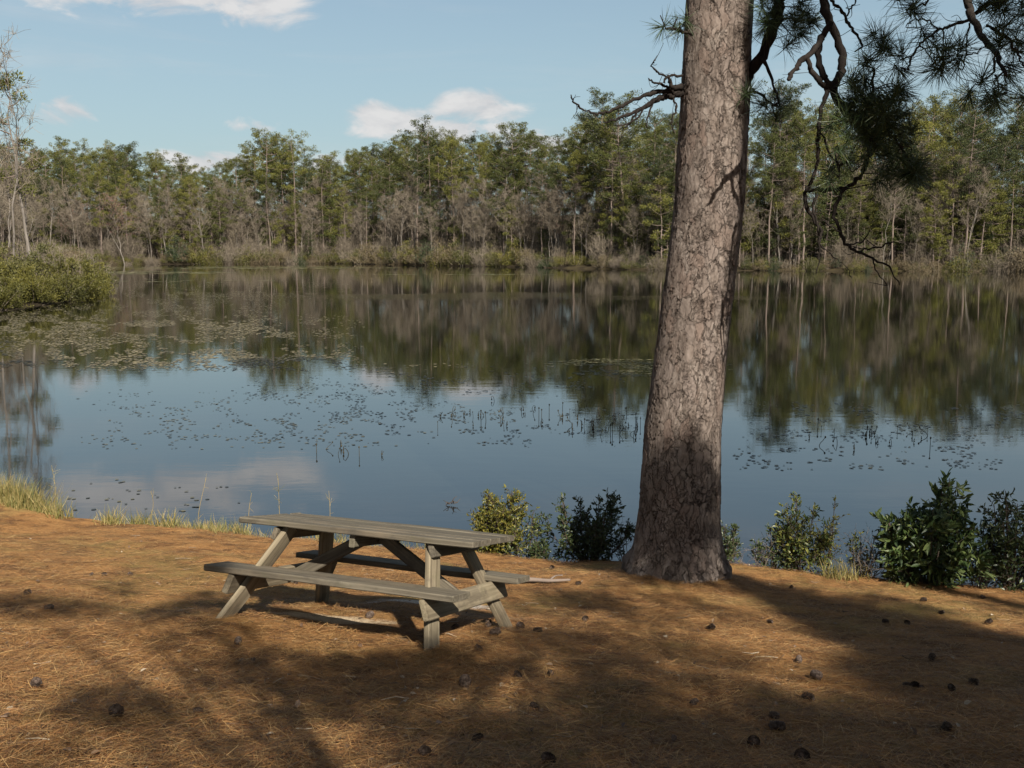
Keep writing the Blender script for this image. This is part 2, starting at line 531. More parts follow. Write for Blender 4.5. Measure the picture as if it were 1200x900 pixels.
w = bpy.data.worlds.new('World')
sc.world = w
w.use_nodes = True
w.cycles.sampling_method = 'MANUAL'
w.cycles.sample_map_resolution = 512
w.node_tree.nodes.clear()
t = T(w.node_tree)
sky = t.n('TexSky', sky_type='NISHITA', sun_disc=False, sun_elevation=SUN_EL, sun_rotation=SUN_AZ,
          air_density=1.0, dust_density=1.6, ozone_density=1.0, altitude=0)
dirv = t.vm('NORMALIZE', t.n('TexCoord').outputs['Generated'])
s3 = t.n('SeparateXYZ', {0: dirv})
az = t.m('ARCTAN2', s3.outputs[0], s3.outputs[1])
el = t.m('ARCSINE', s3.outputs[2])
cv = t.n('CombineXYZ', {0: az, 1: t.m('MULTIPLY', el, 2.2)}).outputs[0]
nz = t.noise(cv, 13.0, 7, .6, .5)
nzn = t.rng(nz, .34, .66, 0, 1)
nzf = t.noise(cv, 26.0, 6, .6)
wisp = t.noise(t.n('CombineXYZ', {0: az, 1: t.m('MULTIPLY', el, 7.0), 2: 3.3}).outputs[0], 3.0, 7, .6, .6)
specs = []
for (u, v, ru, rv, k) in ((458, 138, 60, 22, 1.5), (560, 128, 74, 26, 1.4), (515, 150, 120, 19, 1.8), (298, 146, 34, 12, 1.7), (72, 133, 34, 20, 1.6),
                          (170, -24, 190, 42, 1.5), (285, -2, 80, 36, 1.5), (60, -95, 170, 70, 1.7), (245, 188, 60, 15, 2.2), (655, 165, 90, 18, 2.3), (425, 190, 90, 14, 2.2)):
    a0, e0 = ae(u, v)
    specs.append((a0, e0, ru / F, rv / F, k))
mask = None
for s_ in specs:
    cl = cloud(t, az, el, nzn, s_)
    mask = cl if mask is None else t.m('MAXIMUM', mask, cl)
hi = t.noise(t.vm('MULTIPLY', dirv, (2.0, 2.0, 3.4)), 1.7, 7, .58, .4)
hi = t.m('MULTIPLY', t.smooth(hi, .50, .66), t.smooth(el, .42, .55))
mask = t.m('MAXIMUM', mask, hi)
veil = t.m('MULTIPLY', t.smooth(wisp, .45, .75), .22)
veil = t.m('MULTIPLY', veil, t.smooth(el, .0, .12))
mask = t.m('MAXIMUM', t.m('MULTIPLY', mask, .93), veil)
shade = t.ramp(t.m('ADD', t.m('MULTIPLY', nz, .5), t.m('MULTIPLY', nzf, .5)), [(.35, (4.9, 4.95, 5.2)), (.6, (6.9, 6.8, 6.75))])
SKY_STR = .05
skyc = t.mix(t.smooth(el, .10, .42, .58, .15), sky.outputs[0], (3.8, 5.25, 5.6))
bg = t.n('Background', {'Color': t.mix(mask, skyc, shade), 'Strength': SKY_STR})
wo = t.n('OutputWorld')
w.node_tree.links.new(bg.outputs[0], wo.inputs[0])

sl = bpy.data.lights.new('sun', 'SUN')
sl.energy, sl.angle, sl.color = 5.0, radians(.55), (1.0, .93, .82)
so = bpy.data.objects.new('sun', sl)
so.rotation_euler = (pi / 2 - SUN_EL, 0, pi - SUN_AZ)
so.location = (20, -40, 40)
COL.objects.link(so)
sc.view_settings.view_transform = 'Standard'
sc.view_settings.look = 'None'
sc.view_settings.gamma = 1
sc.view_settings.exposure = 1.15
sc.cycles.use_denoising = True
sc.cycles.max_bounces = 4
sc.cycles.diffuse_bounces = 2
sc.cycles.glossy_bounces = 3
sc.cycles.transmission_bounces = 2
sc.cycles.transparent_max_bounces = 4


# ------------------------------------------------------------------ ground and water
def axis(lo, hi, fine_lo, fine_hi, step, grow):
    a = list(np.arange(fine_lo, fine_hi, step))
    s, x = step, fine_hi
    up = []
    while x < hi:
        up.append(x)
        s *= grow
        x += s
    s, x = step, fine_lo
    dn = []
    while x > lo:
        s *= grow
        x -= s
        dn.append(x)
    return np.array(dn[::-1] + a + up)


gx, gy = axis(-2200, 2200, -9, 8, .05, 1.06), axis(-400, 3000, 3, 14.5, .045, 1.035)
X, Y = np.meshgrid(gx, gy)
nx, ny = len(gx), len(gy)
mb = MB()
ii = (np.arange(ny - 1)[:, None] * nx + np.arange(nx - 1)[None]).ravel()
mb.add(np.stack([X, Y, height(X, Y)], -1), np.stack([ii, ii + 1, ii + 1 + nx, ii + nx], 1))
kind(mb.build('ground', M['ground'], smooth=True), 'structure')
mb = MB()
mb.add([(-280, 8, 0), (260, 8, 0), (260, 300, 0), (-280, 300, 0)], [(0, 1, 2, 3)])
kind(mb.build('lake', M['water']), 'structure')

# fallen needles, too many to count
mb = MB()
n = 300000
yy = 3.3 * (12.5 / 3.3) ** rng.random(n)
xx = (rng.random(n) * 2 - 1) * (.62 * yy + .5)
k = (.225 * xx + .974 * yy) < 11.45 + rng.normal(size=n) * .12
k &= (vnoise(xx, yy, 2.2, 21) + rng.random(n) * .9) > -.05
for (uu, vv, rx, ry, cc, aa) in PATCHES[:2]:                           # worn bare soil under the table
    q_ = G(uu, vv)
    k &= (((xx - q_[0]) / rx) ** 2 + ((yy - q_[1]) / ry) ** 2 > .9) | (rng.random(n) < .12)
xx, yy = xx[k], yy[k]
pr = .40 + .42 * rng.random(5000) ** 1.5                              # needles heaped against the big trunk
pa = rng.random(5000) * 2 * pi
xx, yy = np.concatenate([xx, 1.62 + pr * np.cos(pa)]), np.concatenate([yy, 9.78 + pr * np.sin(pa)])
pos = np.stack([xx, yy, height(xx, yy) + .004 + rng.random(len(xx)) * .012], 1)
a = rng.random(len(xx)) * 2 * pi
d = np.stack([np.cos(a), np.sin(a), rng.normal(size=len(xx)) * .16 - .10 * np.sin(a)], 1)
up = np.tile([0., 0, 1.], (len(xx), 1)) + rng.normal(size=(len(xx), 3)) * .35
yv = norm(d)
xv = norm(np.cross(yv, up))
R = np.stack([xv, yv, np.cross(xv, yv)], 2)
L = .035 + .075 * rng.random(len(xx))
scatter(mb, [(-.5, 0, 0), (.5, 0, 0), (.5, .5, .05), (.5, 1, 0), (-.5, 1, 0), (-.5, .5, .05)], [(0, 1, 2, 5), (5, 2, 3, 4)], R, pos, np.stack([.0011 + .0010 * rng.random(len(xx)), L, L], 1))
kind(mb.build('pine_straw', M['straw']), 'stuff')


# dead leaves, bark flakes and twig bits lying in the straw
mb = MB()
n = 900
yy = 3.4 * (12.0 / 3.4) ** rng.random(n)
xx = (rng.random(n) * 2 - 1) * (.6 * yy + .5)
k = (.225 * xx + .974 * yy) < 11.3
xx, yy = xx[k], yy[k]
n = len(xx)
pos = np.stack([xx, yy, height(xx, yy) + .014], 1)
a = rng.random(n) * 2 * pi
up = norm(np.tile([0., 0, 1.], (n, 1)) + rng.normal(size=(n, 3)) * .35)
yv = norm(np.cross(up, np.stack([np.cos(a), np.sin(a), np.zeros(n)], 1)))
R = np.stack([np.cross(yv, up), yv, up], 2)
h_ = n * 2 // 3
sz = .018 + .030 * rng.random(n)
scatter(mb, LEAF_V, LEAF_F, R[:h_], pos[:h_], np.stack([sz * .7, sz, sz * .8], 1)[:h_])
e_ = pos[h_:] + yv[h_:] * (.05 + .12 * rng.random((n - h_, 1)))
e_[:, 2] = height(e_[:, 0], e_[:, 1]) + .014
twigs(mb, pos[h_:], (pos[h_:] + e_) / 2 + rng.normal(size=e_.shape) * .006, e_, .0035, .002)
kind(mb.build('leaf_litter', M['litter']), 'stuff')


# ------------------------------------------------------------------ picnic table
def board(L, wd, th, bev=.006, segs=6, warp=.002, seed=0):
    """a sawn board along X with eased edges and a slight warp"""
    r = np.random.default_rng(seed)
    hw, ht = wd / 2, th / 2
    prof = np.array([(-hw + bev, -ht), (hw - bev, -ht), (hw, -ht + bev), (hw, ht - bev), (hw - bev, ht), (-hw + bev, ht), (-hw, ht - bev), (-hw, -ht + bev)])
    xs = np.concatenate([[-L / 2, -L / 2 + bev], np.linspace(-L / 2 + bev * 3, L / 2 - bev * 3, segs), [L / 2 - bev, L / 2]])
    V, K = [], 8
    for i, xx_ in enumerate(xs):
        s_ = .94 if i in (0, len(xs) - 1) else 1
        dz, dy = warp * r.normal(), warp * .5 * r.normal()
        V += [(xx_, yy_ * s_ + dy, zz_ * s_ + dz) for yy_, zz_ in prof]
    q = [(i * K + j, i * K + (j + 1) % K, (i + 1) * K + (j + 1) % K, (i + 1) * K + j) for i in range(len(xs) - 1) for j in range(K)]
    e = (len(xs) - 1) * K
    q += [(0, 7, 6, 1), (1, 6, 5, 2), (2, 5, 4, 3), (e, e + 1, e + 6, e + 7), (e + 1, e + 2, e + 5, e + 6), (e + 2, e + 3, e + 4, e + 5)]
    return np.array(V), q


table = bpy.data.objects.new('picnic_table', None)
COL.objects.link(table)
table.location = (-1.011, 6.761, CZ - 2.68)
table.rotation_euler = (-.213, -.007, -.37)
tag(table, 'weathered grey wooden picnic table with two attached benches standing on the slope', 'picnic table')


def part(name, boards, a=None, b=None, face=None):
    """boards in a local frame with X along a->b and Z along face"""
    mb = MB()
    for (V, q) in boards:
        mb.add(V, q)
    o = mb.build(name, M['sunlit_wood'] if name in ('leg', 'bench_support') else M['wood'], table)
    if a is not None:
        import mathutils as mu
        a, b = mu.Vector(a), mu.Vector(b)
        x = (b - a).normalized()
        z = mu.Vector(face)
        z = (z - x * z.dot(x)).normalized()
        yv_ = z.cross(x)
        o.matrix_local = mu.Matrix.Translation((a + b) / 2) @ mu.Matrix((x, yv_, z)).transposed().to_4x4()
    return o


H = .726
tops = []
for i in range(5):
    V, q = board(1.812 + random.uniform(-.012, .012), .150, .040, seed=i)
    V[:, 1] += (i - 2) * .1585
    V[:, 2] += random.uniform(-.002, .002)
    V[:, 0] += random.uniform(-.006, .006)
    tops.append((V, q))
part('tabletop', tops, (-.9, 0, H - .02), (.9, 0, H - .02), (0, 0, 1))
for s in (-1, 1):
    V, q = board(1.866, .272, .042, seed=9 + s)
    part('bench_seat', [(V, q)], (-.93, s * .563, .396), (.93, s * .563, .396), (0, 0, 1))
LEAN = .25 / .68
for sx in (-1, 1):
    fx = (cos(math.atan(LEAN)) * sx, 0, sin(math.atan(LEAN)))          # the end frames splay outwards at the feet

    def xo(z, o=0.0):
        return sx * (.80 - LEAN * z + o)
    for sy in (-1, 1):
        a = np.array([xo(0), sy * .66, 0.0])
        b = np.array([xo(H - .045), sy * .235, H - .045])
        a = a - (b - a) * .12
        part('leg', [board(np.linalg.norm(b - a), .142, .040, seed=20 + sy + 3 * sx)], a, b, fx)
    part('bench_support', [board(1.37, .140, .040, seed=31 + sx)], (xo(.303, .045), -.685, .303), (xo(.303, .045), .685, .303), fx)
    part('top_cleat', [board(.74, .088, .040, seed=41 + sx)], (xo(H - .09, .045), -.37, H - .09), (xo(H - .09, .045), .37, H - .09), fx)
    part('brace', [board(.74, .088, .038, seed=51 + sx)], (xo(.30, -.03), 0, .30), (sx * .07, 0, H - .085), (0, 1, 0))
part('middle_cleat', [board(.70, .088, .038, seed=60)], (0, -.35, H - .086), (0, .35, H - .086), (1, 0, 0))


# ------------------------------------------------------------------ needle foliage (near trees)
def tuft_needles(mb, pts, dirs, n, L, wd, mat=0, spread=1.0):
    """radiating bunches of long needles"""
    pts, dirs = np.asarray(pts, float), norm(np.asarray(dirs, float))
    P = np.repeat(pts, n, 0)
    D = np.repeat(dirs, n, 0)
    rd = norm(rng.normal(size=P.shape))
    d = norm(D * .55 + rd * spread)
    P = P - D * (rng.random((len(P), 1)) * .09)
    Ln = L * (.7 + .5 * rng.random(len(P)))
    R = frames(d)
    tv = [(-.5, 0, 0), (.5, 0, 0), (.5, .55, .06), (0, 1, 0), (-.5, .55, .06)]
    sc_ = np.stack([np.full(len(P), wd), Ln, Ln], 1)
    loc = np.asarray(tv)[None] * sc_[:, None, :]
    v = np.einsum('nij,nkj->nki', R, loc) + P[:, None, :]
    base = np.arange(len(P))[:, None] * 5
    mb.add(v.reshape(-1, 3), base + np.array([0, 1, 2, 4]), base + np.array([4, 2, 3]), mat)


def clump(mb, c, r, dens, mat=0):
    """a loose bough of needles"""
    n = max(60, int(dens * 4200 * r * r))
    d = norm(rng.normal(size=(n, 3)))
    p = np.asarray(c) + d * (r * rng.random((n, 1)) ** .45)
    p[:, 2] = c[2] + (p[:, 2] - c[2]) * .75
    scatter(mb, DIAMOND_V, DIAMOND_F, frames(d + rng.normal(size=d.shape) * .7), p, np.stack([np.full(n, .016), np.full(n, .2) * (.7 + .6 * rng.random(n)), np.full(n, .2)], 1), mat)


# ------------------------------------------------------------------ the big pine
TY = 9.8
hero = bpy.data.objects.new('pine_tree', None)
COL.objects.link(hero)
hb = G(790, 676)
hero.location = tuple(hb)
tag(hero, 'tall pine with thick plated bark trunk standing at the lake edge behind the picnic table', 'tree')
axis_px = [(690, 790), (600, 796.5), (500, 800.5), (400, 811), (250, 829.5), (120, 837), (0, 844)]
rad_px = [(690, 49), (640, 47.5), (600, 45.5), (500, 43), (400, 40.5), (250, 39.5), (0, 38.2)]
zs = np.concatenate([np.arange(hb[2] - .3, 7.4, .0125), np.arange(7.4, 24, .3)])
cx, rr = [], []
for z in zs:
    # image row of this height on the plane y = TY
    s_ = (z - CZ) / TY
    b = (-sin(PIT) - s_ * cos(PIT)) / (cos(PIT) - s_ * sin(PIT))
    vv = 450 + F * b
    vq = max(-60, vv)
    uu = np.interp(vq, [p[0] for p in axis_px][::-1], [p[1] for p in axis_px][::-1])
    if vv < 0:
        uu = 844 + (0 - vv) * .075 * (1 if vv > -700 else 700 / -vv)
    r_ = np.interp(vq, [p[0] for p in rad_px][::-1], [p[1] for p in rad_px][::-1])
    dep = W(uu, vv, TY)
    dist = (TY * cos(PIT) - (dep[2] - CZ) * sin(PIT))
    cx.append(dep[0])
    rr.append(r_ * dist / F if z < 7.4 else .30 * max(.08, 1 - (z - 7.4) / 17.5))
cx, rr = np.array(cx), np.array(rr)
NS = 230
ang = np.arange(NS) * 2 * pi / NS
hz = np.clip(zs - hb[2], 0, None)
lobe = .5 + .5 * np.cos(ang * 3 - 1.0) * .6 + .25 * np.cos(ang * 5 + .7)
fl = np.exp(-hz / .15)[:, None] * (.04 + .095 * np.clip(lobe, 0, 2)[None]) + np.exp(-hz / .6)[:, None] * .012
lump = vnoise(ang[None] * 2 + 40, zs[:, None] * 1.3, 1.0, 33) * .03 + np.exp(-hz / .25)[:, None] * vnoise(ang[None] * 3.5 + 10, zs[:, None] * 5, 1.0, 34) * .11
Rm = rr[:, None] * (1 + lump * 1.5) + fl
V = np.stack([cx[:, None] + Rm * np.cos(ang) - hb[0], TY + Rm * np.sin(ang) - hb[1], np.repeat(zs[:, None], NS, 1) - hb[2]], -1)
mb = MB()
k = np.arange(NS)
q = (np.arange(len(zs) - 1)[:, None, None] * NS + np.stack([k, (k + 1) % NS, (k + 1) % NS + NS, k + NS], 1)[None]).reshape(-1, 4)
mb.add(V, q)
mb.build('trunk', M['bark'], hero, smooth=True)


def px_branch(mb, pts, y0, y1, sides=8, up=None, mat=0, n=5, wob=.012):
    """pts: (u, v, radius in px) traced along a branch, at depth y0 -> y1"""
    m_ = len(pts)
    P = []
    for i, (u, v, r) in enumerate(pts):
        y = y0 + (y1 - y0) * i / max(1, m_ - 1)
        p = W(u, v, y)
        P.append([*(p - hb), r * y / F * (.68 if y0 < 9.45 else .85)])
    C = spline(P, n)
    C[1:-1, :3] += rng.normal(size=(len(C) - 2, 3)) * wob * .5
    C[:, 3] *= 1 + .12 * rng.normal(size=len(C))
    tube(mb, C[:, :3], np.clip(C[:, 3], .0022, None), sides, mat)
    return C[:, :3]


def side_twigs(mb, path, n, L, r=.003, droop=.0):
    ends, dirs = [], []
    for i in range(n):
        p = path[rng.integers(1, len(path))]
        d = norm(rng.normal(size=3) + np.array([0, 0, -droop]))
        l_ = L * (.4 + .8 * rng.random())
        q1 = p + d * l_ * .5 + rng.normal(size=3) * l_ * .12
        d2 = norm(d + rng.normal(size=3) * .5 + np.array([0, 0, .25]))
        q2 = q1 + d2 * l_ * .5
        tube(mb, spline([p, q1, q2], 4), np.linspace(r * 1.4, r * .7, 9), 4, 0, False)
        ends.append(q2)
        dirs.append(d2)
    return ends, dirs


def branch(name_label, strands, tufts, y0, y1, nt=75, tw=(10, .25, .003)):
    mb, nb_ = MB(), MB()
    allp = []
    for st in strands:
        ya, yb = (st[1], st[2]) if isinstance(st, tuple) else (y0, y1)
        pts = st[0] if isinstance(st, tuple) else st
        allp.append(px_branch(mb, pts, ya, yb))
    path = np.concatenate(allp)
    TP, TD = [], []
    for (u, v, rpx) in tufts:
        y = (y0 + y1) / 2 + rng.normal() * .12
        p = W(u, v, y) - hb
        j = path[np.argmin(np.linalg.norm(path - p, axis=1))]
        mid = (j + p) / 2 + rng.normal(size=3) * .05
        C = spline([j, mid, p], 5)
        tube(mb, C, np.linspace(.006, .0035, len(C)), 5, 0, False)
        k_ = max(1, int(rpx / 12))
        for _ in range(k_):
            TP.append(p + rng.normal(size=3) * rpx * y / F * .28)
            TD.append(norm(p - j + rng.normal(size=3) * .08 * 3))
    if tw[0]:
        side_twigs(mb, path, *tw)
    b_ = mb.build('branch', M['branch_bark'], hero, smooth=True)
    if name_label:
        b_['label'] = name_label
    if TP:
        tuft_needles(nb_, TP, TD, nt, .2, .0042)
        nb_.build('needles', M['hero_needles'], b_)


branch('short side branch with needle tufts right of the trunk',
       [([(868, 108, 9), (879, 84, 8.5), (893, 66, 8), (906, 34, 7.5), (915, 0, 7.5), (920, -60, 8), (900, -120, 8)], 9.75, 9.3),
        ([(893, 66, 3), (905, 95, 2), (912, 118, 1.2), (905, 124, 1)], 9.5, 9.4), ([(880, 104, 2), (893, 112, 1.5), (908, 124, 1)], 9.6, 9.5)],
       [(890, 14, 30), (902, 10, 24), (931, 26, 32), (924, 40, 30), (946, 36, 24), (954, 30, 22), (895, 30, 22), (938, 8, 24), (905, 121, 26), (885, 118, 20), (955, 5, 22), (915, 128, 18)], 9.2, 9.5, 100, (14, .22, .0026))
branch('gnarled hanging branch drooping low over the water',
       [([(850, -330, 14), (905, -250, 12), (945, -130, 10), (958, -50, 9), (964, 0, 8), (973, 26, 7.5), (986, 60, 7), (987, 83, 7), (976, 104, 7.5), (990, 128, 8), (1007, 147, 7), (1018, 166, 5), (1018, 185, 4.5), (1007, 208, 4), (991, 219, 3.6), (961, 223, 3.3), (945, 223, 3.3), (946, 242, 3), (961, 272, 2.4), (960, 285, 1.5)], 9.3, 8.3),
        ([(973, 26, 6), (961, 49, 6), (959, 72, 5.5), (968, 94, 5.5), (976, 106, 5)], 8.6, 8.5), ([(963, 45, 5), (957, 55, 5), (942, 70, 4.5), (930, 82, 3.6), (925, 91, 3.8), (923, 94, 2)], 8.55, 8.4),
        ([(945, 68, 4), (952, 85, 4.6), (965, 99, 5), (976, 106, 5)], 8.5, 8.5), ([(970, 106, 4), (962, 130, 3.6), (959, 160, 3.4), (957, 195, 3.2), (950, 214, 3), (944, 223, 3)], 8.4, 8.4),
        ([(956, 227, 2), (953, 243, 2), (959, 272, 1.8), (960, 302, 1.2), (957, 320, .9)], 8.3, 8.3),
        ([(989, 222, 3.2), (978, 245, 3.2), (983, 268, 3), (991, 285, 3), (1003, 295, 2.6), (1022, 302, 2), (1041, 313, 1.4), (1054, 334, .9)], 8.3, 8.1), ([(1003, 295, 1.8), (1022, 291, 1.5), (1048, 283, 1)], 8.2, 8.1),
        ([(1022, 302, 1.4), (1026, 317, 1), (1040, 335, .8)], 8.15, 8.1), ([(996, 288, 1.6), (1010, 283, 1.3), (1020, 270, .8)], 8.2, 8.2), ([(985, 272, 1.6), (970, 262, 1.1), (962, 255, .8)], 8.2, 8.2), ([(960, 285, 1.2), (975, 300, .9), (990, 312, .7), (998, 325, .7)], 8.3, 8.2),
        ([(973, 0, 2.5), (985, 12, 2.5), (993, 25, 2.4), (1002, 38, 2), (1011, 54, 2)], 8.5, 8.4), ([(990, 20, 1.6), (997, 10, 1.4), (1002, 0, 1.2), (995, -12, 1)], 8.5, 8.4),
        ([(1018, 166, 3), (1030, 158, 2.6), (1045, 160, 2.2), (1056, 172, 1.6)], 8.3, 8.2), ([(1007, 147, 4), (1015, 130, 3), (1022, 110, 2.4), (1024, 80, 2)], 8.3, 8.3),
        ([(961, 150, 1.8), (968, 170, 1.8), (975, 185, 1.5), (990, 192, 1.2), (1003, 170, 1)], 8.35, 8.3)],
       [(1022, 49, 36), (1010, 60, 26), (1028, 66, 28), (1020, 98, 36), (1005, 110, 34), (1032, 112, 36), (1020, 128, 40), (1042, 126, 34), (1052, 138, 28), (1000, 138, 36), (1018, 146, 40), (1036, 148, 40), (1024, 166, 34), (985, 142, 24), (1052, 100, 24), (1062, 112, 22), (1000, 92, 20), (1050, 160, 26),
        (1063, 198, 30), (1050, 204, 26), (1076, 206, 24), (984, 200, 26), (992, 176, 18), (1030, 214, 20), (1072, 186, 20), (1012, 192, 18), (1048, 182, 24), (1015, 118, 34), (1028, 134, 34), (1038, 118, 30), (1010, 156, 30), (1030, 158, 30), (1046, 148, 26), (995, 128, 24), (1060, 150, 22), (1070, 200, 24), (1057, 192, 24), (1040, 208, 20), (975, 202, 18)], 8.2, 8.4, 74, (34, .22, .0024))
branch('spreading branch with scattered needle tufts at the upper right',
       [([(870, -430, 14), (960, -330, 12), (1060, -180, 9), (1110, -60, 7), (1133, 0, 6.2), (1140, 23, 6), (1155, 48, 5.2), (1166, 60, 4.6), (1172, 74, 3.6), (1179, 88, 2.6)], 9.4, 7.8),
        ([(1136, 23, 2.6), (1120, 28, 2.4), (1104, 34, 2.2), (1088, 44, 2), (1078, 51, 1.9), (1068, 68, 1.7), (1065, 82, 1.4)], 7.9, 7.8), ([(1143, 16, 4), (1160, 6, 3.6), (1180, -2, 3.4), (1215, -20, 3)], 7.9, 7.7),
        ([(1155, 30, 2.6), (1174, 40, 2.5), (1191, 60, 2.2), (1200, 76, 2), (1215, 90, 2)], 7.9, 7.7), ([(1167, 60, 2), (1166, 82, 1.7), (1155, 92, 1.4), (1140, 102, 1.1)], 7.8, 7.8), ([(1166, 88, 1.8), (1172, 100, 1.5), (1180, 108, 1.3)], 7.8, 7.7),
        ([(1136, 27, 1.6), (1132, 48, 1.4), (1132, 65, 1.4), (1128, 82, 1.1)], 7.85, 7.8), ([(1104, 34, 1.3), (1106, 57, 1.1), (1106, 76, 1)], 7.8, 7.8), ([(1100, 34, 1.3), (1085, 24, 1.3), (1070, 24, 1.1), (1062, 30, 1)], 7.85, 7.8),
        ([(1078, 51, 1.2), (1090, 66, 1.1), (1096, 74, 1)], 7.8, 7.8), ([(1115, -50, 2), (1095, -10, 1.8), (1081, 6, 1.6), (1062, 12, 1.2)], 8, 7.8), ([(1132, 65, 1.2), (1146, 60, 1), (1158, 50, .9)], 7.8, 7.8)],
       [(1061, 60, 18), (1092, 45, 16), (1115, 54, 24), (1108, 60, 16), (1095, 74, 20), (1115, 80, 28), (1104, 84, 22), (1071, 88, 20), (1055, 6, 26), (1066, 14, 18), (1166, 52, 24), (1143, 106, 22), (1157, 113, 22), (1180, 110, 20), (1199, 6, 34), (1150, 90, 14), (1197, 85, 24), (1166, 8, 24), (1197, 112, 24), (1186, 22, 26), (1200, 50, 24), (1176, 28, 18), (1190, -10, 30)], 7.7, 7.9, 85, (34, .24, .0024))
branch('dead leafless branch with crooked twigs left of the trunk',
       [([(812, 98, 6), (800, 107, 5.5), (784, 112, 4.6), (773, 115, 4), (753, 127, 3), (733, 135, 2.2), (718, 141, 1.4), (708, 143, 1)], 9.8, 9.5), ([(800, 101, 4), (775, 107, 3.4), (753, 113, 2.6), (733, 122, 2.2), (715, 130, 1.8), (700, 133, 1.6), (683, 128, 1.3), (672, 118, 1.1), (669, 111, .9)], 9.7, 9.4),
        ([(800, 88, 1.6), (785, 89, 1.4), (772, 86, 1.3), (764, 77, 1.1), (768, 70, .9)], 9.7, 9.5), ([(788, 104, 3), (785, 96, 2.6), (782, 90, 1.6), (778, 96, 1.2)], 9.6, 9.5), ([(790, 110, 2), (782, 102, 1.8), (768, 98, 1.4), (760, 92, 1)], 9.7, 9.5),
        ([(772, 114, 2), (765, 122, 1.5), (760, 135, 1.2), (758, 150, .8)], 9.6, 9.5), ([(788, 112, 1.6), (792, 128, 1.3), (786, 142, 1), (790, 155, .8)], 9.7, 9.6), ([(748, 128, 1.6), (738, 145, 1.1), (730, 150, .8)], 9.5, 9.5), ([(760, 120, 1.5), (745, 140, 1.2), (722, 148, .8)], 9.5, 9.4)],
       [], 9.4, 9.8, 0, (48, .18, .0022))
branch('small needle tuft on a short shoot left of the trunk',
       [([(812, 40, 2.6), (800, 37, 2.2), (790, 34, 1.8), (780, 33, 1.5)], 9.6, 9.5)], [(779, 31, 22), (796, 26, 20), (786, 36, 16)], 9.5, 9.5, 70, (2, .1, .002))


# upper crown, above the frame
def shade_crown(root, rb, tr, spots, name='crown', hgt=22., extra=26, z0=.5, dens=.35, zmin=0., reach=3.6):
    """limbs from a trunk line tr(z) out to boughs of needles"""
    mb = MB()
    allc = [(np.asarray(c, float), r, dn) for c, r, dn in spots]
    for i in range(extra):
        f = z0 + (1 - z0) * (i + rng.random()) / extra
        l_ = (1 - f) ** .6 * reach * (.5 + .5 * rng.random()) + .6
        a_ = i * 2.4 + rng.random()
        allc.append((tr(f * hgt) + np.array([cos(a_) * l_, sin(a_) * l_, .5 * l_ * rng.random()]), .55 + .4 * rng.random(), dens))
    for c, r, dn in allc:
        zz = max(.12 * hgt, zmin, min(c[2] - .35 * np.linalg.norm((c - tr(c[2]))[:2]) - .3, hgt * .97))
        a_ = tr(zz)
        mid = (a_ + c) / 2 + np.array([0, 0, .12]) + rng.normal(size=3) * .12
        C = spline([a_, mid, c], 5)
        rbr = .009 + .0035 * np.linalg.norm(c - a_) * min(1.0, hgt / 14)
        tube(mb, C - rb, np.linspace(rbr, .006, len(C)), 5, 1, False)
        clump(mb, c - rb, r, dn)
    return mb.build(name, [M['hero_needles'], M['branch_bark']], root)


def hero_line(z):
    return np.array([np.interp(z, zs, cx), TY, z])


spots = []
for (u, v, y, r_) in ((1020, 120, 8.3, .45), (1035, 160, 8.3, .5), (1012, 60, 8.4, .3), (950, 62, 8.45, .2), (972, 20, 8.6, .22), (988, 80, 8.4, .24), (966, 95, 8.4, .2), (960, 180, 8.3, .22), (975, 245, 8.3, .25), (930, 85, 8.4, .18), (1010, 240, 8.3, .4), (1030, 300, 8.1, .5), (1040, 70, 8.3, .45), (1140, 30, 7.8, .5), (1100, 60, 7.8, .55), (1170, 70, 7.8, .55), (1150, 45, 7.8, .5), (1195, 20, 7.8, .55), (1120, 0, 7.9, .5), (1060, 60, 7.8, .5), (1190, 100, 7.8, .5), (1070, 200, 8.2, .5)):
    for dd_ in (5.4, 7.2):
        c_ = W(u, v, y) + S * (dd_ + rng.random() * 1.2)
        off_ = abs((c_[0] - 1.95) * .9314 + (c_[1] - TY) * .364)          # how far this bough's shadow passes from the trunk
        if off_ - .40 > .12:
            spots.append((c_, min(r_, off_ - .40), 1.2 if r_ > .26 else 2.6))
shade_crown(hero, hb, hero_line, spots, 'crown', 23.5, 80, .52, zmin=8.8, reach=5.0)


# ------------------------------------------------------------------ pines standing behind the photographer (they shade the foreground)
def shade_tree(x, y, r0, hgt, spots, label, extra=24, z0=.55, lean=(0, 0)):
    root = bpy.data.objects.new('pine_tree', None)
    COL.objects.link(root)
    b0 = np.array([x, y, gz(x, y)])
    root.location = tuple(b0)
    tag(root, label, 'tree', 'pines standing behind the camera')

    def line(z):
        f = (z - b0[2]) / hgt
        return np.array([x + lean[0] * f, y + lean[1] * f, z])
    mb = MB()
    P = [line(b0[2] - .3 + (hgt + .3) * f) - b0 for f in np.linspace(0, 1, 24)]
    tube(mb, P, [r0 * (1.25 - .25 * min(1, f * 8)) * max(.07, 1 - .9 * f) for f in np.linspace(0, 1, 24)], 18)
    mb.build('trunk', M['bark_plain'], root, smooth=True)
    shade_crown(root, b0, line, spots, 'crown', hgt + b0[2], extra, z0)


M['bark_plain'] = bark_mat('plain_pine_bark', (.10, .07, .055), (.33, .25, .20), 6)


def over(u, v, h, side=(0, 0)):
    """a point the sun ray to this patch of ground passes through, h above it"""
    g = G(u, v)
    return g + S * (h / S[2])


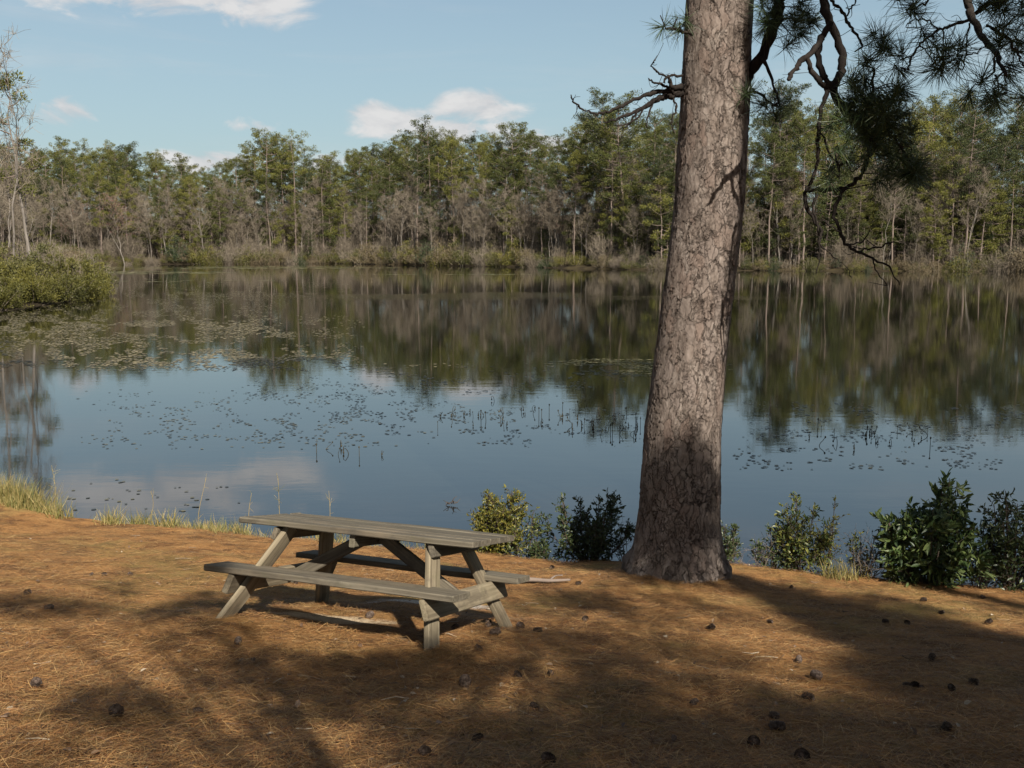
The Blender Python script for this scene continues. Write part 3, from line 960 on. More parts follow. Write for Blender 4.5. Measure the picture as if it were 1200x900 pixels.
# trunk-shadow tree on the right
t1 = [(W(800, 580, 9.45) + S * 9.5, .42, 1.5), (W(775, 560, 9.45) + S * 9.8, .35, 1.3), (W(820, 600, 9.45) + S * 9.2, .36, 1.3), (W(770, 655, 9.4) + S * 9, .3, .5), (W(815, 660, 9.4) + S * 9, .3, .9), (W(770, 665, 9.4) + S * 9.4, .3, .8), (W(790, 640, 9.4) + S * 8.6, .3, .6), (W(1085, 600, 10.8) + S * 11, .5, .8), (W(1180, 620, 10.3) + S * 10.5, .6, 1.0), (W(955, 620, 11.) + S * 11, .4, .7)]
for (u, v, r, dn) in ((1010, 730, .5, 1.5), (960, 712, .4, 1.4), (1080, 760, .55, 1.5), (1150, 790, .6, 1.5), (1130, 745, .5, 1.4), (1190, 770, .6, 1.4), (900, 692, .4, 1.3), (1040, 710, .35, 1.1), (1195, 830, .5, 1.2), (1085, 800, .4, 1.1)):
    t1.append((over(u, v, 7.5 + rng.random() * 2), r * 1.1, dn * 1.3))
shade_tree(5.35, 1.9, .36, 21, t1, 'tall pine to the right of the camera whose trunk shadow crosses the straw', 10, .84)
t2 = []
for (u, v, r, dn) in ((700, 765, .42, 1.2), (745, 790, .42, 1.3), (650, 745, .3, .9), (820, 772, .36, 1.0), (690, 840, .4, .9), (620, 860, .4, 1.0), (520, 875, .4, 1.0), (780, 870, .42, 1.2), (860, 880, .45, 1.2), (950, 860, .45, 1.3), (1010, 880, .45, 1.3), (1080, 850, .4, 1.1), (1150, 880, .5, 1.3), (760, 830, .36, 1.1), (870, 812, .3, .8), (960, 800, .25, .7), (1020, 835, .3, 1.0), (700, 890, .4, 1.0), (590, 895, .35, 1.1), (1180, 715, .25, .8), (1110, 695, .22, .6), (930, 830, .35, .9)):
    t2.append((over(u, v, 9.5 + rng.random() * 3), r * .72, dn * 1.1))
for (u, v, r, dn) in ((980, 745, .45, 1.2), (1100, 775, .5, 1.3), (1160, 800, .5, 1.3), (1185, 760, .5, 1.3), (1080, 735, .35, 1.), (1000, 870, .5, 1.2), (1100, 885, .5, 1.2), (880, 890, .45, 1.2), (780, 885, .45, 1.2), (700, 815, .35, 1.), (660, 790, .3, .9), (1190, 860, .45, 1.2), (740, 850, .3, .9), (600, 885, .35, 1.1), (930, 715, .3, 1.1), (890, 850, .25, .9), (1050, 800, .3, 1.)):
    t2.append((over(u, v, 8 + rng.random() * 3), r * .76, dn))
shade_tree(10.8, -6.2, .33, 23, t2, 'pine far behind the camera on the right', 10, .75)
t3 = []
for (u, v, r, dn) in ((400, 800, .34, 1.2), (455, 792, .34, 1.3), (510, 785, .34, 1.2), (560, 772, .3, 1.0), (330, 785, .26, 1.0), (265, 790, .22, 1.0), (350, 830, .24, .8), (440, 830, .28, .8), (290, 765, .2, .8), (120, 826, .15, 1.5), (155, 834, .13, 1.5), (195, 838, .13, 1.4), (85, 824, .12, 1.2), (215, 716, .28, 1.3), (240, 704, .25, 1.2), (180, 722, .22, 1.0), (265, 735, .2, .9), (100, 716, .2, 1.1), (45, 712, .22, 1.2), (5, 705, .22, 1.2), (140, 690, .16, .8), (210, 755, .15, .7), (60, 880, .15, .7), (215, 885, .16, .8), (330, 890, .2, .8), (655, 700, .3, .6), (700, 705, .3, .7), (755, 722, .3, .7), (740, 745, .28, .6), (610, 695, .2, .5), (790, 705, .28, .7), (850, 720, .26, .6), (600, 745, .25, .8), (630, 715, .22, .7), (690, 705, .28, .9), (720, 690, .2, .8)):
    t3.append((over(u, v, 6.2 + rng.random() * 2.2), r * .86, dn * 1.2))
shade_tree(1.9, -3.0, .11, 7.4, t3, 'young pine directly behind the camera', 0, .85)


# ------------------------------------------------------------------ bushes on the bank
def bush(name, label, u, T_, hgt, wid, leaf, mat, nst=9, per=26, nl=4, ls=.05, lw=.4, seed=0, lean=0., cat='bush', bare=.15, loc=None, conic=.25, group=None):
    r = np.random.default_rng(seed)
    b0 = bank(u, T_) if loc is None else np.asarray(loc, float)
    root = bpy.data.objects.new(name, None)
    COL.objects.link(root)
    root.location = (b0[0], b0[1], b0[2] - .02)
    tag(root, label, cat, group)
    mb, lb = MB(), MB()
    LP, LD = [], []
    for i in range(nst):
        a_ = i * 2.4 + r.random()
        e = (.2 + .8 * r.random()) * wid / 2
        hh = hgt * (1.0 if i == 0 else .5 + .5 * r.random()) * (1 - conic * (e / (wid / 2)) ** 1.5)
        top = np.array([cos(a_) * e + lean * hh, sin(a_) * e * .8, hh])
        st = np.array([cos(a_) * e * .15, sin(a_) * e * .15, -.03])
        mid = (st + top) / 2 + np.array([cos(a_), sin(a_), 0]) * e * .18
        C = spline([st, mid, top], 8)
        tube(mb, C, np.linspace(.009, .003, len(C)) * (hgt ** .5), 5, 0, False)
        m_ = len(C)
        for j in range(per):
            f = bare + (1 - bare) * r.random() ** .8
            p = C[min(m_ - 1, int(f * (m_ - 1)))]
            d = norm(r.normal(size=3) * .8 + np.array([cos(a_) * .5, sin(a_) * .5, .55]))
            l_ = (.10 + .16 * r.random()) * hgt ** .6 * (1.1 - .6 * f)
            e_ = p + d * l_
            twigs(mb, p[None], (p + e_)[None] / 2 + r.normal(size=(1, 3)) * .008, e_[None], .003, .0015)
            for s_ in range(nl):
                g_ = .35 + .65 * (s_ + 1) / nl
                LP.append(p + (e_ - p) * g_)
                LD.append(norm(d * .6 + r.normal(size=3) * .75 + np.array([0, 0, .2])))
    LP, LD = np.array(LP), np.array(LD)
    n_ = len(LP)
    sz = ls * (.6 + .7 * r.random(n_))
    scatter(lb, LEAF_V, LEAF_F, frames(LD, r), LP, np.stack([sz * lw, sz, sz * .6], 1))
    mb.build('stems', M['dark_twig'], root)
    lb.build('leaves', mat, root)
    return root


bush('bush', 'yellow-green bush in full sun at the water edge right of the picnic table', 580, 11.5, 1.0, .74, LEAF_V, M['bush_yellow'], 20, 52, 6, .046, .45, 1)
bush('bush', 'low dull green bush beside the yellow-green one, half in shade', 616, 11.45, .72, .42, LEAF_V, M['bush_mixed'], 7, 26, 5, .042, .42, 2)
bush('bush', 'dark shaded bush at the water edge just left of the big trunk', 690, 11.45, .92, 1.12, LEAF_V, M['bush_dark'], 20, 40, 6, .05, .42, 3, bare=.02)
bush('bush', 'small dark bush close right of the big trunk', 852, 11.25, .48, .34, LEAF_V, M['bush_dark'], 9, 20, 5, .04, .4, 4)
bush('bush', 'low thin bush with dull leaves between the small dark bush and the small upright bush', 906, 11.3, .55, .5, LEAF_V, M['bush_dark'], 9, 18, 4, .045, .4, 14)
bush('bush', 'low loose dark bush between the yellowish thin bush and the broad-leaved bush', 1008, 11.25, .5, .5, LEAF_V, M['bush_mixed'], 8, 14, 3, .045, .4, 15)
bush('bush', 'low loose dark bush between the broad-leaved bush and the right-edge bush', 1146, 11.05, .6, .42, LEAF_V, M['bush_dark'], 8, 18, 4, .05, .4, 16)
bush('bush', 'low spreading dark bush between the yellow-green and the dark bush', 634, 11.3, .3, .45, LEAF_V, M['bush_dark'], 8, 20, 5, .045, .4, 17)
bush('bush', 'small upright green bush right of the trunk, leafier on its left side', 936, 11.3, 1.15, .58, LEAF_V, M['bush_mixed'], 12, 34, 5, .06, .4, 5, bare=.04, conic=.5)
bush('bush', 'yellowish thin bush close right of the small upright green bush', 968, 11.3, .95, .30, LEAF_V, M['bush_yellow'], 5, 22, 4, .04, .4, 6)
bush('bush', 'large broad-leaved glossy bush on the bank at the right', 1085, 11.1, 1.5, 1.08, LEAF_V, M['bush_broad'], 20, 30, 6, .105, .36, 7, bare=.02, conic=.62)
bush('bush', 'tall dark bush cut by the right edge of the photo', 1186, 11.05, 1.4, .72, LEAF_V, M['bush_dark'], 16, 34, 6, .06, .4, 8, lean=-.08, bare=.02, conic=.5)
bush('bush', 'small bright green seedling at the foot of the broad-leaved bush', 1046, 11.0, .22, .16, LEAF_V, M['bush_broad'], 3, 6, 3, .06, .35, 9)


def brush(label, u, T_, hgt, wid, n_, seed, leaves=0.):
    r = np.random.default_rng(seed)
    b0 = bank(u, T_)
    root = bpy.data.objects.new('brush', None)
    COL.objects.link(root)
    root.location = (b0[0], b0[1], b0[2] - .02)
    tag(root, label, 'brush', 'leafless brush along the bank')
    mb, lb = MB(), MB()
    LP = []
    for i in range(n_):
        a_ = r.random() * 2 * pi
        e = r.random() * wid / 2
        hh = hgt * (.4 + .6 * r.random())
        st = np.array([cos(a_) * e * .5, sin(a_) * e * .4, 0])
        top = st + np.array([cos(a_) * e + r.normal() * .08, sin(a_) * e * .6, hh])
        C = spline([st, (st + top) / 2 + r.normal(size=3) * .05, top], 6)
        tube(mb, C, np.linspace(.0045, .0018, len(C)), 4, 0, False)
        for j in range(9):
            p = C[r.integers(3, len(C))]
            d = norm(r.normal(size=3) + np.array([0, 0, .6]))
            l_ = .06 + .14 * r.random()
            e_ = p + d * l_
            twigs(mb, p[None], ((p + e_) / 2 + r.normal(size=3) * .015)[None], e_[None], .002, .001)
            if r.random() < leaves:
                LP.append(e_)
    mb.build('stems', M['twig_near'], root)
    if LP:
        LP = np.array(LP)
        scatter(lb, LEAF_V, LEAF_F, frames(r.normal(size=LP.shape), r), LP, np.stack([np.full(len(LP), .014), np.full(len(LP), .035), np.full(len(LP), .03)], 1))
        lb.build('leaves', M['bush_mixed'], root)


M['twig_near'] = bark_mat('brush_twigs', (.07, .055, .045), (.17, .14, .115), 4)
brush('grey leafless brush between the big trunk and the small upright bush', 893, 11.3, .42, .62, 20, 1, .35)
brush('grey leafless brush between the small upright bush and the broad-leaved bush', 1012, 11.2, .55, .55, 22, 2, .12)
brush('thin bare twigs on the bank right behind the tabletop corner', 527, 11.6, .22, .3, 7, 3, .1)
brush('leafless brush between the broad-leaved bush and the right-edge bush', 1150, 11.1, .5, .36, 14, 4, .25)
brush('thin bare stems between the dark bush and the trunk', 735, 11.5, .55, .3, 10, 5, .4)

# grass on the bank, mostly at the left
mb = MB()
BP, BD, BL, BW = [], [], [], []
tuf = [(u, 11.0 + .55 * rng.random(), (.09 + .20 * rng.random() ** 1.5), 40) for u in np.concatenate([rng.uniform(130, 285, 34), rng.uniform(-10, 85, 30)])]
tuf += [(u, 11.2 + .5 * rng.random(), .34 + .12 * rng.random(), 70) for u in rng.uniform(-30, 62, 26)]
tuf += [(u, 11.3 + .4 * rng.random(), .28, 16) for u in rng.uniform(320, 520, 16)] + [(u, 10.95 + .2 * rng.random(), .2, 26) for u in rng.uniform(965, 1015, 8)]
tuf += [(u, 11.2 + .3 * rng.random(), .14, 16) for u in rng.uniform(100, 560, 40)]
for (u, T_, l_, c_) in tuf:
    b0 = bank(u, T_)
    px = b0[0] + rng.normal(size=c_) * .07
    py = b0[1] + rng.normal(size=c_) * .07
    BP.append(np.stack([px, py, height(px, py) - .01], 1))
    a_ = rng.random(c_) * 2 * pi
    s_ = .15 + .5 * rng.random(c_)
    BD.append(np.stack([np.cos(a_) * s_, np.sin(a_) * s_, np.ones(c_)], 1))
    BL.append(l_ * (.4 + .8 * rng.random(c_)))
BP, BD, BL = np.concatenate(BP), np.concatenate(BD), np.concatenate(BL)
nB = len(BP)
scatter(mb, [(-.5, 0, 0), (.5, 0, 0), (.4, .5, .06), (.12, 1, .3), (-.12, 1, .3), (-.4, .5, .06)], [(0, 1, 2, 5), (5, 2, 3, 4)], frames(BD), BP, np.stack([.005 + .003 * rng.random(nB), BL, BL], 1))
kind(mb.build('bank_grass', M['grass']), 'stuff')

# tall dry stems
for i, (u, v0, T_, lab) in enumerate(((66, 545, 11.5, 'tall straw-coloured dry stem rising from the grass clump at the left'), (172, 575, 11.5, 'thin dry stem bent over the grass left of the table'), (236, 560, 11.5, 'thin brown dry stem standing over the grass left of the table'), (293, 578, 11.5, 'pale dry stem just above the far left table corner'), (384, 575, 11.7, 'pale arching dry stem behind the middle of the tabletop'), (330, 560, 11.7, 'fine branched dry weed behind the left half of the tabletop'))):
    b0 = bank(u, T_)
    tp = W(u + random.uniform(-6, 6), v0, b0[1])
    mb = MB()
    C = spline([b0 - [0, 0, .03], (b0 + tp) / 2 + rng.normal(size=3) * .03, tp], 8)
    tube(mb, C, np.linspace(.0045, .002, len(C)), 5, 0, False)
    for j in range(22 if i in (0, 5) else 6):
        p = C[rng.integers(6, len(C))]
        e_ = p + norm(rng.normal(size=3) * .6 + [0, 0, .8]) * (.05 + .08 * rng.random())
        twigs(mb, p[None], ((p + e_) / 2)[None], e_[None], .002, .0012)
    tag(mb.build('dry_stem', M['grass']), lab, 'dry stem', 'dry stems on the bank')

# stick on the straw and floating twig
mb = MB()
a, b = G(586, 685), G(668, 683)
C = spline([a + [0, 0, .03], (a * .6 + b * .4) + [0, .02, .035], (a * .3 + b * .7) + [0, -.01, .03], b + [0, 0, .03]], 6)
tube(mb, C, np.linspace(.028, .012, len(C)), 8)
tube(mb, spline([C[12], C[12] + [.06, .05, .03], C[12] + [.13, .04, .04]], 4), [.01] * 4 + [.007] * 5, 6)
tag(mb.build('fallen_stick', M['far_bark'], smooth=True), 'fallen stick on the straw between the table and the big trunk', 'stick')
mb = MB()
c = W(529, 581, 15.2)
c[2] = .01
for (dx, dy, dz, ex, ey, ez) in ((-.09, 0, 0, .10, .0, .03), (0, 0, .01, .08, .05, .12), (-.02, 0, .01, -.13, -.02, .08), (-.05, 0, .01, -.08, -.1, .05), (.03, 0, .02, .02, -.12, .1), (.02, 0, .02, .14, .02, .09)):
    p, e_ = c + [dx, dy, dz], c + [ex, ey, ez]
    tube(mb, spline([p, (p + e_) / 2 + rng.normal(size=3) * .015, e_], 4), np.linspace(.008, .003, 9), 5)
tag(mb.build('floating_twig', M['dark_twig']), 'dark branched twig floating on the water behind the table', 'twig')


# ------------------------------------------------------------------ pine cones
def cone_mesh(seed, open_=1.0):
    r = np.random.default_rng(seed)
    mb = MB()
    zz = np.linspace(-.5, .5, 9)
    tube(mb, np.stack([np.zeros(9), np.zeros(9), zz * .07], 1), .017 * np.sqrt(np.clip(1 - (zz * 1.9) ** 2, .05, 1)), 8)
    n_ = 110
    f = (np.arange(n_) + .5) / n_
    a_ = np.arange(n_) * 2.39996
    rd = np.sqrt(np.clip(1 - ((f - .42) * 1.75) ** 2, .08, 1))
    base = np.stack([np.cos(a_) * .010, np.sin(a_) * .010, (f - .5) * .07], 1)
    out_ = np.stack([np.cos(a_), np.sin(a_), .35 + .5 * f + r.normal(size=n_) * .1], 1)
    y = norm(out_)
    x = norm(np.cross(y, np.tile([0, 0, 1.], (n_, 1))))
    R = np.stack([x, y, np.cross(x, y)], 2)
    tv = [(-.25, 0, 0), (.25, 0, 0), (.5, .75, .0), (.3, 1, .12), (-.3, 1, .12), (-.5, .75, 0), (0, 1.05, -.12)]
    scatter(mb, tv, [(0, 1, 2, 5), (5, 2, 3, 4)], R, base, np.stack([np.full(n_, .013), rd * .022 * open_, rd * .02], 1))
    return mb.mesh('pine_cone', [M['cone']])


cones = [cone_mesh(1, 1.0), cone_mesh(2, 1.25), cone_mesh(3, .8)]
C0 = 'small pine cone on the sunlit straw left of the picnic table'
C1 = 'small pine cone on the straw near the right end of the picnic table'
C2 = 'small dark pine cone in the shaded straw at the lower middle'
C3 = 'dark pine cone on the shaded straw right of the big trunk'
for i, (u, v, s_, lab) in enumerate((
        (43, 807, 1.25, 'pine cone alone on sunlit straw at the lower left'), (137, 840, 1.2, 'dark pine cone in the shadow patch at the lower left'), (233, 837, .8, 'small brown pine cone at the right end of the lower left shadow patch'),
        (279, 755, 1.0, 'pine cone in front of the left bench end'), (32, 697, .95, C0), (58, 715, 1.1, C0), (122, 675, .8, C0), (153, 675, .8, C0), (107, 675, .7, C0),
        (347, 684, .9, 'pine cone under the near bench between the left legs'), (545, 806, 1.35, 'round pine cone in the bright straw patch in front of the table'), (607, 795, 1.0, C2),
        (580, 745, 1.45, 'large pine cone beside the right end legs of the table'), (610, 738, 1.2, C1), (630, 742, 1.15, C1), (561, 763, .9, C1), (572, 735, 1.1, C1), (533, 738, 1.0, C1),
        (433, 725, 1.2, 'pine cone in the hollow under the table'), (498, 887, 1.0, C2), (560, 870, 1.0, C2), (643, 895, 1.1, C2), (686, 728, .95, C1), (627, 832, .9, C2), (645, 792, .8, C2),
        (833, 739, 1.1, 'pine cone on the straw just below the foot of the big trunk'), (936, 777, 1.1, C3), (957, 796, 1.3, C3), (946, 822, 1.15, C3), (910, 857, 1.5, 'largest dark pine cone in the shade at the lower right'), (883, 876, 1.3, 'open pine cone with bristling scales at the bottom right of the middle'), (940, 893, 1.3, C3), (902, 731, .9, C3), (927, 690, .8, C3),
        (1072, 807, .9, C3), (1062, 805, .8, C3), (1082, 705, 1.0, C3), (1152, 702, .9, C3), (1158, 732, 1.2, C3), (1092, 775, 1.1, C3), (1108, 858, 1.0, C3), (813, 827, .9, C2), (908, 842, .9, C3), (1140, 803, 1.0, C3), (1115, 810, 1.0, C3), (1063, 732, .9, C3), (1038, 731, .9, C3), (1103, 720, .9, C3),
        (647, 667, 1.0, 'pine cone on the straw between the fallen stick and the bushes'), (678, 686, .9, 'small pine cone at the right tip of the fallen stick'))):
    p = G(u, v)
    s_ = min(s_, 1.4)
    o = put('pine_cone', cones[i % 3], None, (p[0], p[1], p[2] + .020 * s_), (random.uniform(-.5, .5) + 1.2, random.uniform(-.4, .4), random.uniform(0, 6.28)), (s_ * .8, s_ * .8, s_ * .8))
    tag(o, lab, 'pine cone', 'pine cones scattered on the straw')


# ------------------------------------------------------------------ water plants
def stalk_mesh(seed):
    r = np.random.default_rng(seed)
    mb = MB()
    k_ = r.normal() * .10
    h_ = .13 + .09 * r.random()
    sg = 1 if k_ > 0 else -1
    P = [(0, 0, -.15), (k_ * .5, 0, h_ * .5), (k_ * 1.1, k_ * .2, h_)]
    P += [(k_ * 1.1 + .05 * sg, .0, h_ * .8), (k_ * 1.1 + sg * .12 * r.random(), 0, h_ * .35)] if r.random() < .6 else [(k_ * 1.4, k_ * .2, h_ + .09)]
    C = np.array(P, float)
    tube(mb, C, np.linspace(.010, .008, len(C)), 5)
    e_ = C[-1]
    tube(mb, [e_ + [0, 0, .025], e_ + [0, 0, .01], e_ - [0, 0, .02], e_ - [0, 0, .045]], [.008, .022, .024, .006], 6)
    return mb.mesh('water_stalk', [M['stalk']])


stalks = [stalk_mesh(i) for i in range(8)]
pl = []
for i in range(74):
    u = random.uniform(508, 768)
    pl.append((u, random.gauss(487 + (u - 508) * .06, 9), 'dead bent water plant stalk standing in the water left of the big trunk'))
for u, v in ((371, 531), (380, 527), (396, 533), (403, 528), (410, 532), (421, 535), (447, 534), (399, 524)):
    pl.append((u, v, 'dead bent stalk in the small cluster on open water above the table'))
for i in range(24):
    pl.append((random.uniform(935, 1095), random.gauss(512, 7), 'dead bent water plant stalk standing in the water right of the big trunk'))
for i, (u, v, lab) in enumerate(pl):
    d = ray(u, v)
    y = -CZ / d[2] * d[1]
    p = W(u, v, y)
    s_ = random.uniform(.45, .8)
    o = put('water_stalk', stalks[i % 8], None, (p[0], p[1], 0), (0, 0, random.uniform(0, 6.28)), (s_, s_, s_))
    tag(o, lab, 'water plant', 'dead water plant stalks')

# floating leaves: nobody could count them
PU, PV = [], []


def pads(n_, u0, u1, v0, v1, thr=-.05, s=.05):
    n_ = int(n_ * 2.9)
    u = rng.uniform(u0, u1, n_)
    v = rng.uniform(v0, v1, n_)
    k_ = vnoise(u, v * 3.0, s, 51) + vnoise(u, v * 3, s * 3.1, 52) * .6 > thr
    e_ = np.minimum(np.minimum(u - u0, u1 - u) / (u1 - u0), np.minimum(v - v0, v1 - v) / (v1 - v0))
    k_ &= rng.random(n_) < e_ * 6
    PU.append(u[k_])
    PV.append(v[k_])


pads(8500, -60, 430, 368, 436, -.02)
pads(7500, -60, 340, 338, 392, .0)
pads(5000, 120, 420, 322, 352, .04)
pads(800, 90, 500, 455, 528, .04)
pads(700, 280, 560, 440, 512, .1)
pads(500, 500, 760, 475, 525, .1)
pads(420, 840, 1180, 520, 552, .12)
pads(500, 400, 740, 425, 470, .05)
pads(900, 860, 1240, 470, 520, .08)
pads(70, 60, 300, 560, 600, .1)
u, v = np.concatenate(PU), np.concatenate(PV)
b = (v - 450) / F
dz = -sin(PIT) - b * cos(PIT)
dy = cos(PIT) - b * sin(PIT)
yy = -CZ / dz * dy
xx = (u - 600) / F / dy * yy
nP = len(u)
k8 = np.arange(9) * 2 * pi / 9
tv = np.concatenate([[(0, 0, 0)], np.stack([np.cos(k8), np.sin(k8), np.zeros(9)], 1)])
tf = [(0, 1 + i, 1 + (i + 1) % 9) for i in range(9)]
R = np.stack([np.stack([np.cos(a_ := rng.random(nP) * 6.28), np.sin(a_), np.zeros(nP)], 1), np.stack([-np.sin(a_), np.cos(a_), np.zeros(nP)], 1), np.stack([rng.normal(size=nP) * .03, rng.normal(size=nP) * .03, np.ones(nP)], 1)], 2)
mb = MB()
near_ = v + rng.normal(size=nP) * 6 > 434
s_ = (.028 + .042 * rng.random(nP)) * np.clip(yy / 34, .75, 1.0)
s_ = np.where(near_, s_ * .8, s_)
sc3 = np.stack([s_ * (.7 + .5 * rng.random(nP)), s_, s_], 1)
pp3 = np.stack([xx, yy, .006 + .004 * rng.random(nP)], 1)
scatter(mb, tv, tf, R[~near_], pp3[~near_], sc3[~near_], 0, tri=True)
scatter(mb, tv, tf, R[near_], pp3[near_], sc3[near_], 1, tri=True)
kind(mb.build('lily_pads', [M['pads'], M['pads_dark']]), 'stuff')

# mats of floating weed by the far shore and beside the trunk
mb = MB()


def mat_patch(n_, cx_, cy_, rx_, ry_, s0, thr):
    a_, r_ = rng.random(n_) * 6.28, np.sqrt(rng.random(n_))
    x_, y_ = cx_ + rx_ * r_ * np.cos(a_), cy_ + ry_ * r_ * np.sin(a_)
    k_ = vnoise(x_ * .35, y_ * .9, 1.0, 61) + .5 * vnoise(x_, y_ * 2, 1.5, 62) + (1 - r_) * .35 > thr
    x_, y_ = x_[k_], y_[k_]
    m_ = len(x_)
    a2 = rng.random(m_) * 6.28
    R_ = np.stack([np.stack([np.cos(a2), np.sin(a2), np.zeros(m_)], 1), np.stack([-np.sin(a2), np.cos(a2), np.zeros(m_)], 1), np.tile([0., 0, 1.], (m_, 1))], 2)
    z_ = s0 * (.5 + rng.random(m_))
    scatter(mb, tv, tf, R_, np.stack([x_, y_, .003 + .004 * rng.random(m_)], 1), np.stack([z_, z_ * .6, z_], 1), tri=True)


mat_patch(1500, 4.2, 33.5, 3.6, 2.6, .06, .22)
mat_patch(1300, -66, 160, 22, 12, .7, .24)
mat_patch(800, -52, 200, 30, 14, .9, .26)
mat_patch(400, -46, 120, 18, 6, .4, .28)
mat_patch(260, -7, 150, 16, 4, .6, .32)
kind(mb.build('floating_weed', M['algae']), 'stuff')


# ------------------------------------------------------------------ far forest
def far_pine(seed, Ht=26., cb=.5, Wd=7.5, nl=32, per=46, gap=0., r0=.21):
    """mesh pair (trunk, crown); layered uneven crown of needle sprays"""
    global rng
    keep, rng = rng, np.random.default_rng(seed)
    tm, cm = MB(), MB()
    n_ = 12
    f = np.linspace(0, 1, n_)
    wx, wy = np.cumsum(rng.normal(size=n_) * .14), np.cumsum(rng.normal(size=n_) * .14)
    P = np.stack([wx - wx[0], wy - wy[0], f * Ht], 1)
    P[0, 2] = -1.0
    tube(tm, P, r0 * (1 - .86 * f ** 1.1), 7)
    for i in range(7):                                               # dead snags below the crown
        z = rng.uniform(min(.25, cb * .6), cb) * Ht
        p = np.array([np.interp(z, P[:, 2], P[:, 0]), np.interp(z, P[:, 2], P[:, 1]), z])
        a_ = rng.random() * 6.28
        e_ = p + np.array([cos(a_), sin(a_), .1 + .3 * rng.random()]) * rng.uniform(.6, 2.2)
        twigs(tm, p[None], ((p + e_) / 2 + [0, 0, .1])[None], e_[None], .035, .012)
    CP, CR = [], []
    for i in range(nl):
        s_ = cb + (1 - cb) * (i + rng.random()) / nl
        rel = (s_ - cb) / (1 - cb)
        prof = min(.55 + 1.1 * rel, 1.12 * max(.02, 1.03 - rel) ** .38)
        L_ = Wd * .5 * prof * rng.uniform(.55, 1.2)
        if rng.random() < gap:
            continue
        a_ = i * 2.39996 + rng.normal() * .5
        rise = -.1 + .85 * rel + rng.normal() * .15
        z = s_ * Ht
        p = np.array([np.interp(z, P[:, 2], P[:, 0]), np.interp(z, P[:, 2], P[:, 1]), z])
        h_ = np.array([cos(a_), sin(a_), 0])
        e_ = p + h_ * L_ + np.array([0, 0, rise * L_])
        mid = (p + e_) / 2 + np.array([0, 0, -.08 * L_]) + rng.normal(size=3) * .15
        C = spline([p, mid, e_], 4)
        tube(cm, C, np.linspace(.055, .018, len(C)), 4, 1, False)
        for k_ in range(max(2, int(L_ * 1.7))):
            g_ = .4 + .62 * rng.random()
            q_ = p + (e_ - p) * g_ + rng.normal(size=3) * np.array([.5, .5, .28]) * (.35 + .25 * L_ * .4)
            CP.append(q_)
            CR.append(rng.uniform(.36, .86))
    CP += [np.array([P[-1, 0], P[-1, 1], Ht * (1 - .012 * j)]) + rng.normal(size=3) * .25 for j in range(4)]
    CR += [.62] * 4
    CP, CR = np.array(CP), np.array(CR)
    pp = np.repeat(CP, per, 0)
    rr_ = np.repeat(CR, per)
    d = norm(rng.normal(size=pp.shape))
    pos_ = pp + d * (rr_ * rng.random(len(pp)) ** .4)[:, None] * np.array([1, 1, .55])
    dir_ = norm(d + np.array([0, 0, .5]) + rng.normal(size=d.shape) * .4)
    Ls = .27 * (.6 + .7 * rng.random(len(pp)))
    scatter(cm, DIAMOND_V, DIAMOND_F, frames(dir_, rng), pos_, np.stack([Ls * .34, Ls, Ls], 1), 0)
    rng = keep
    return tm, cm


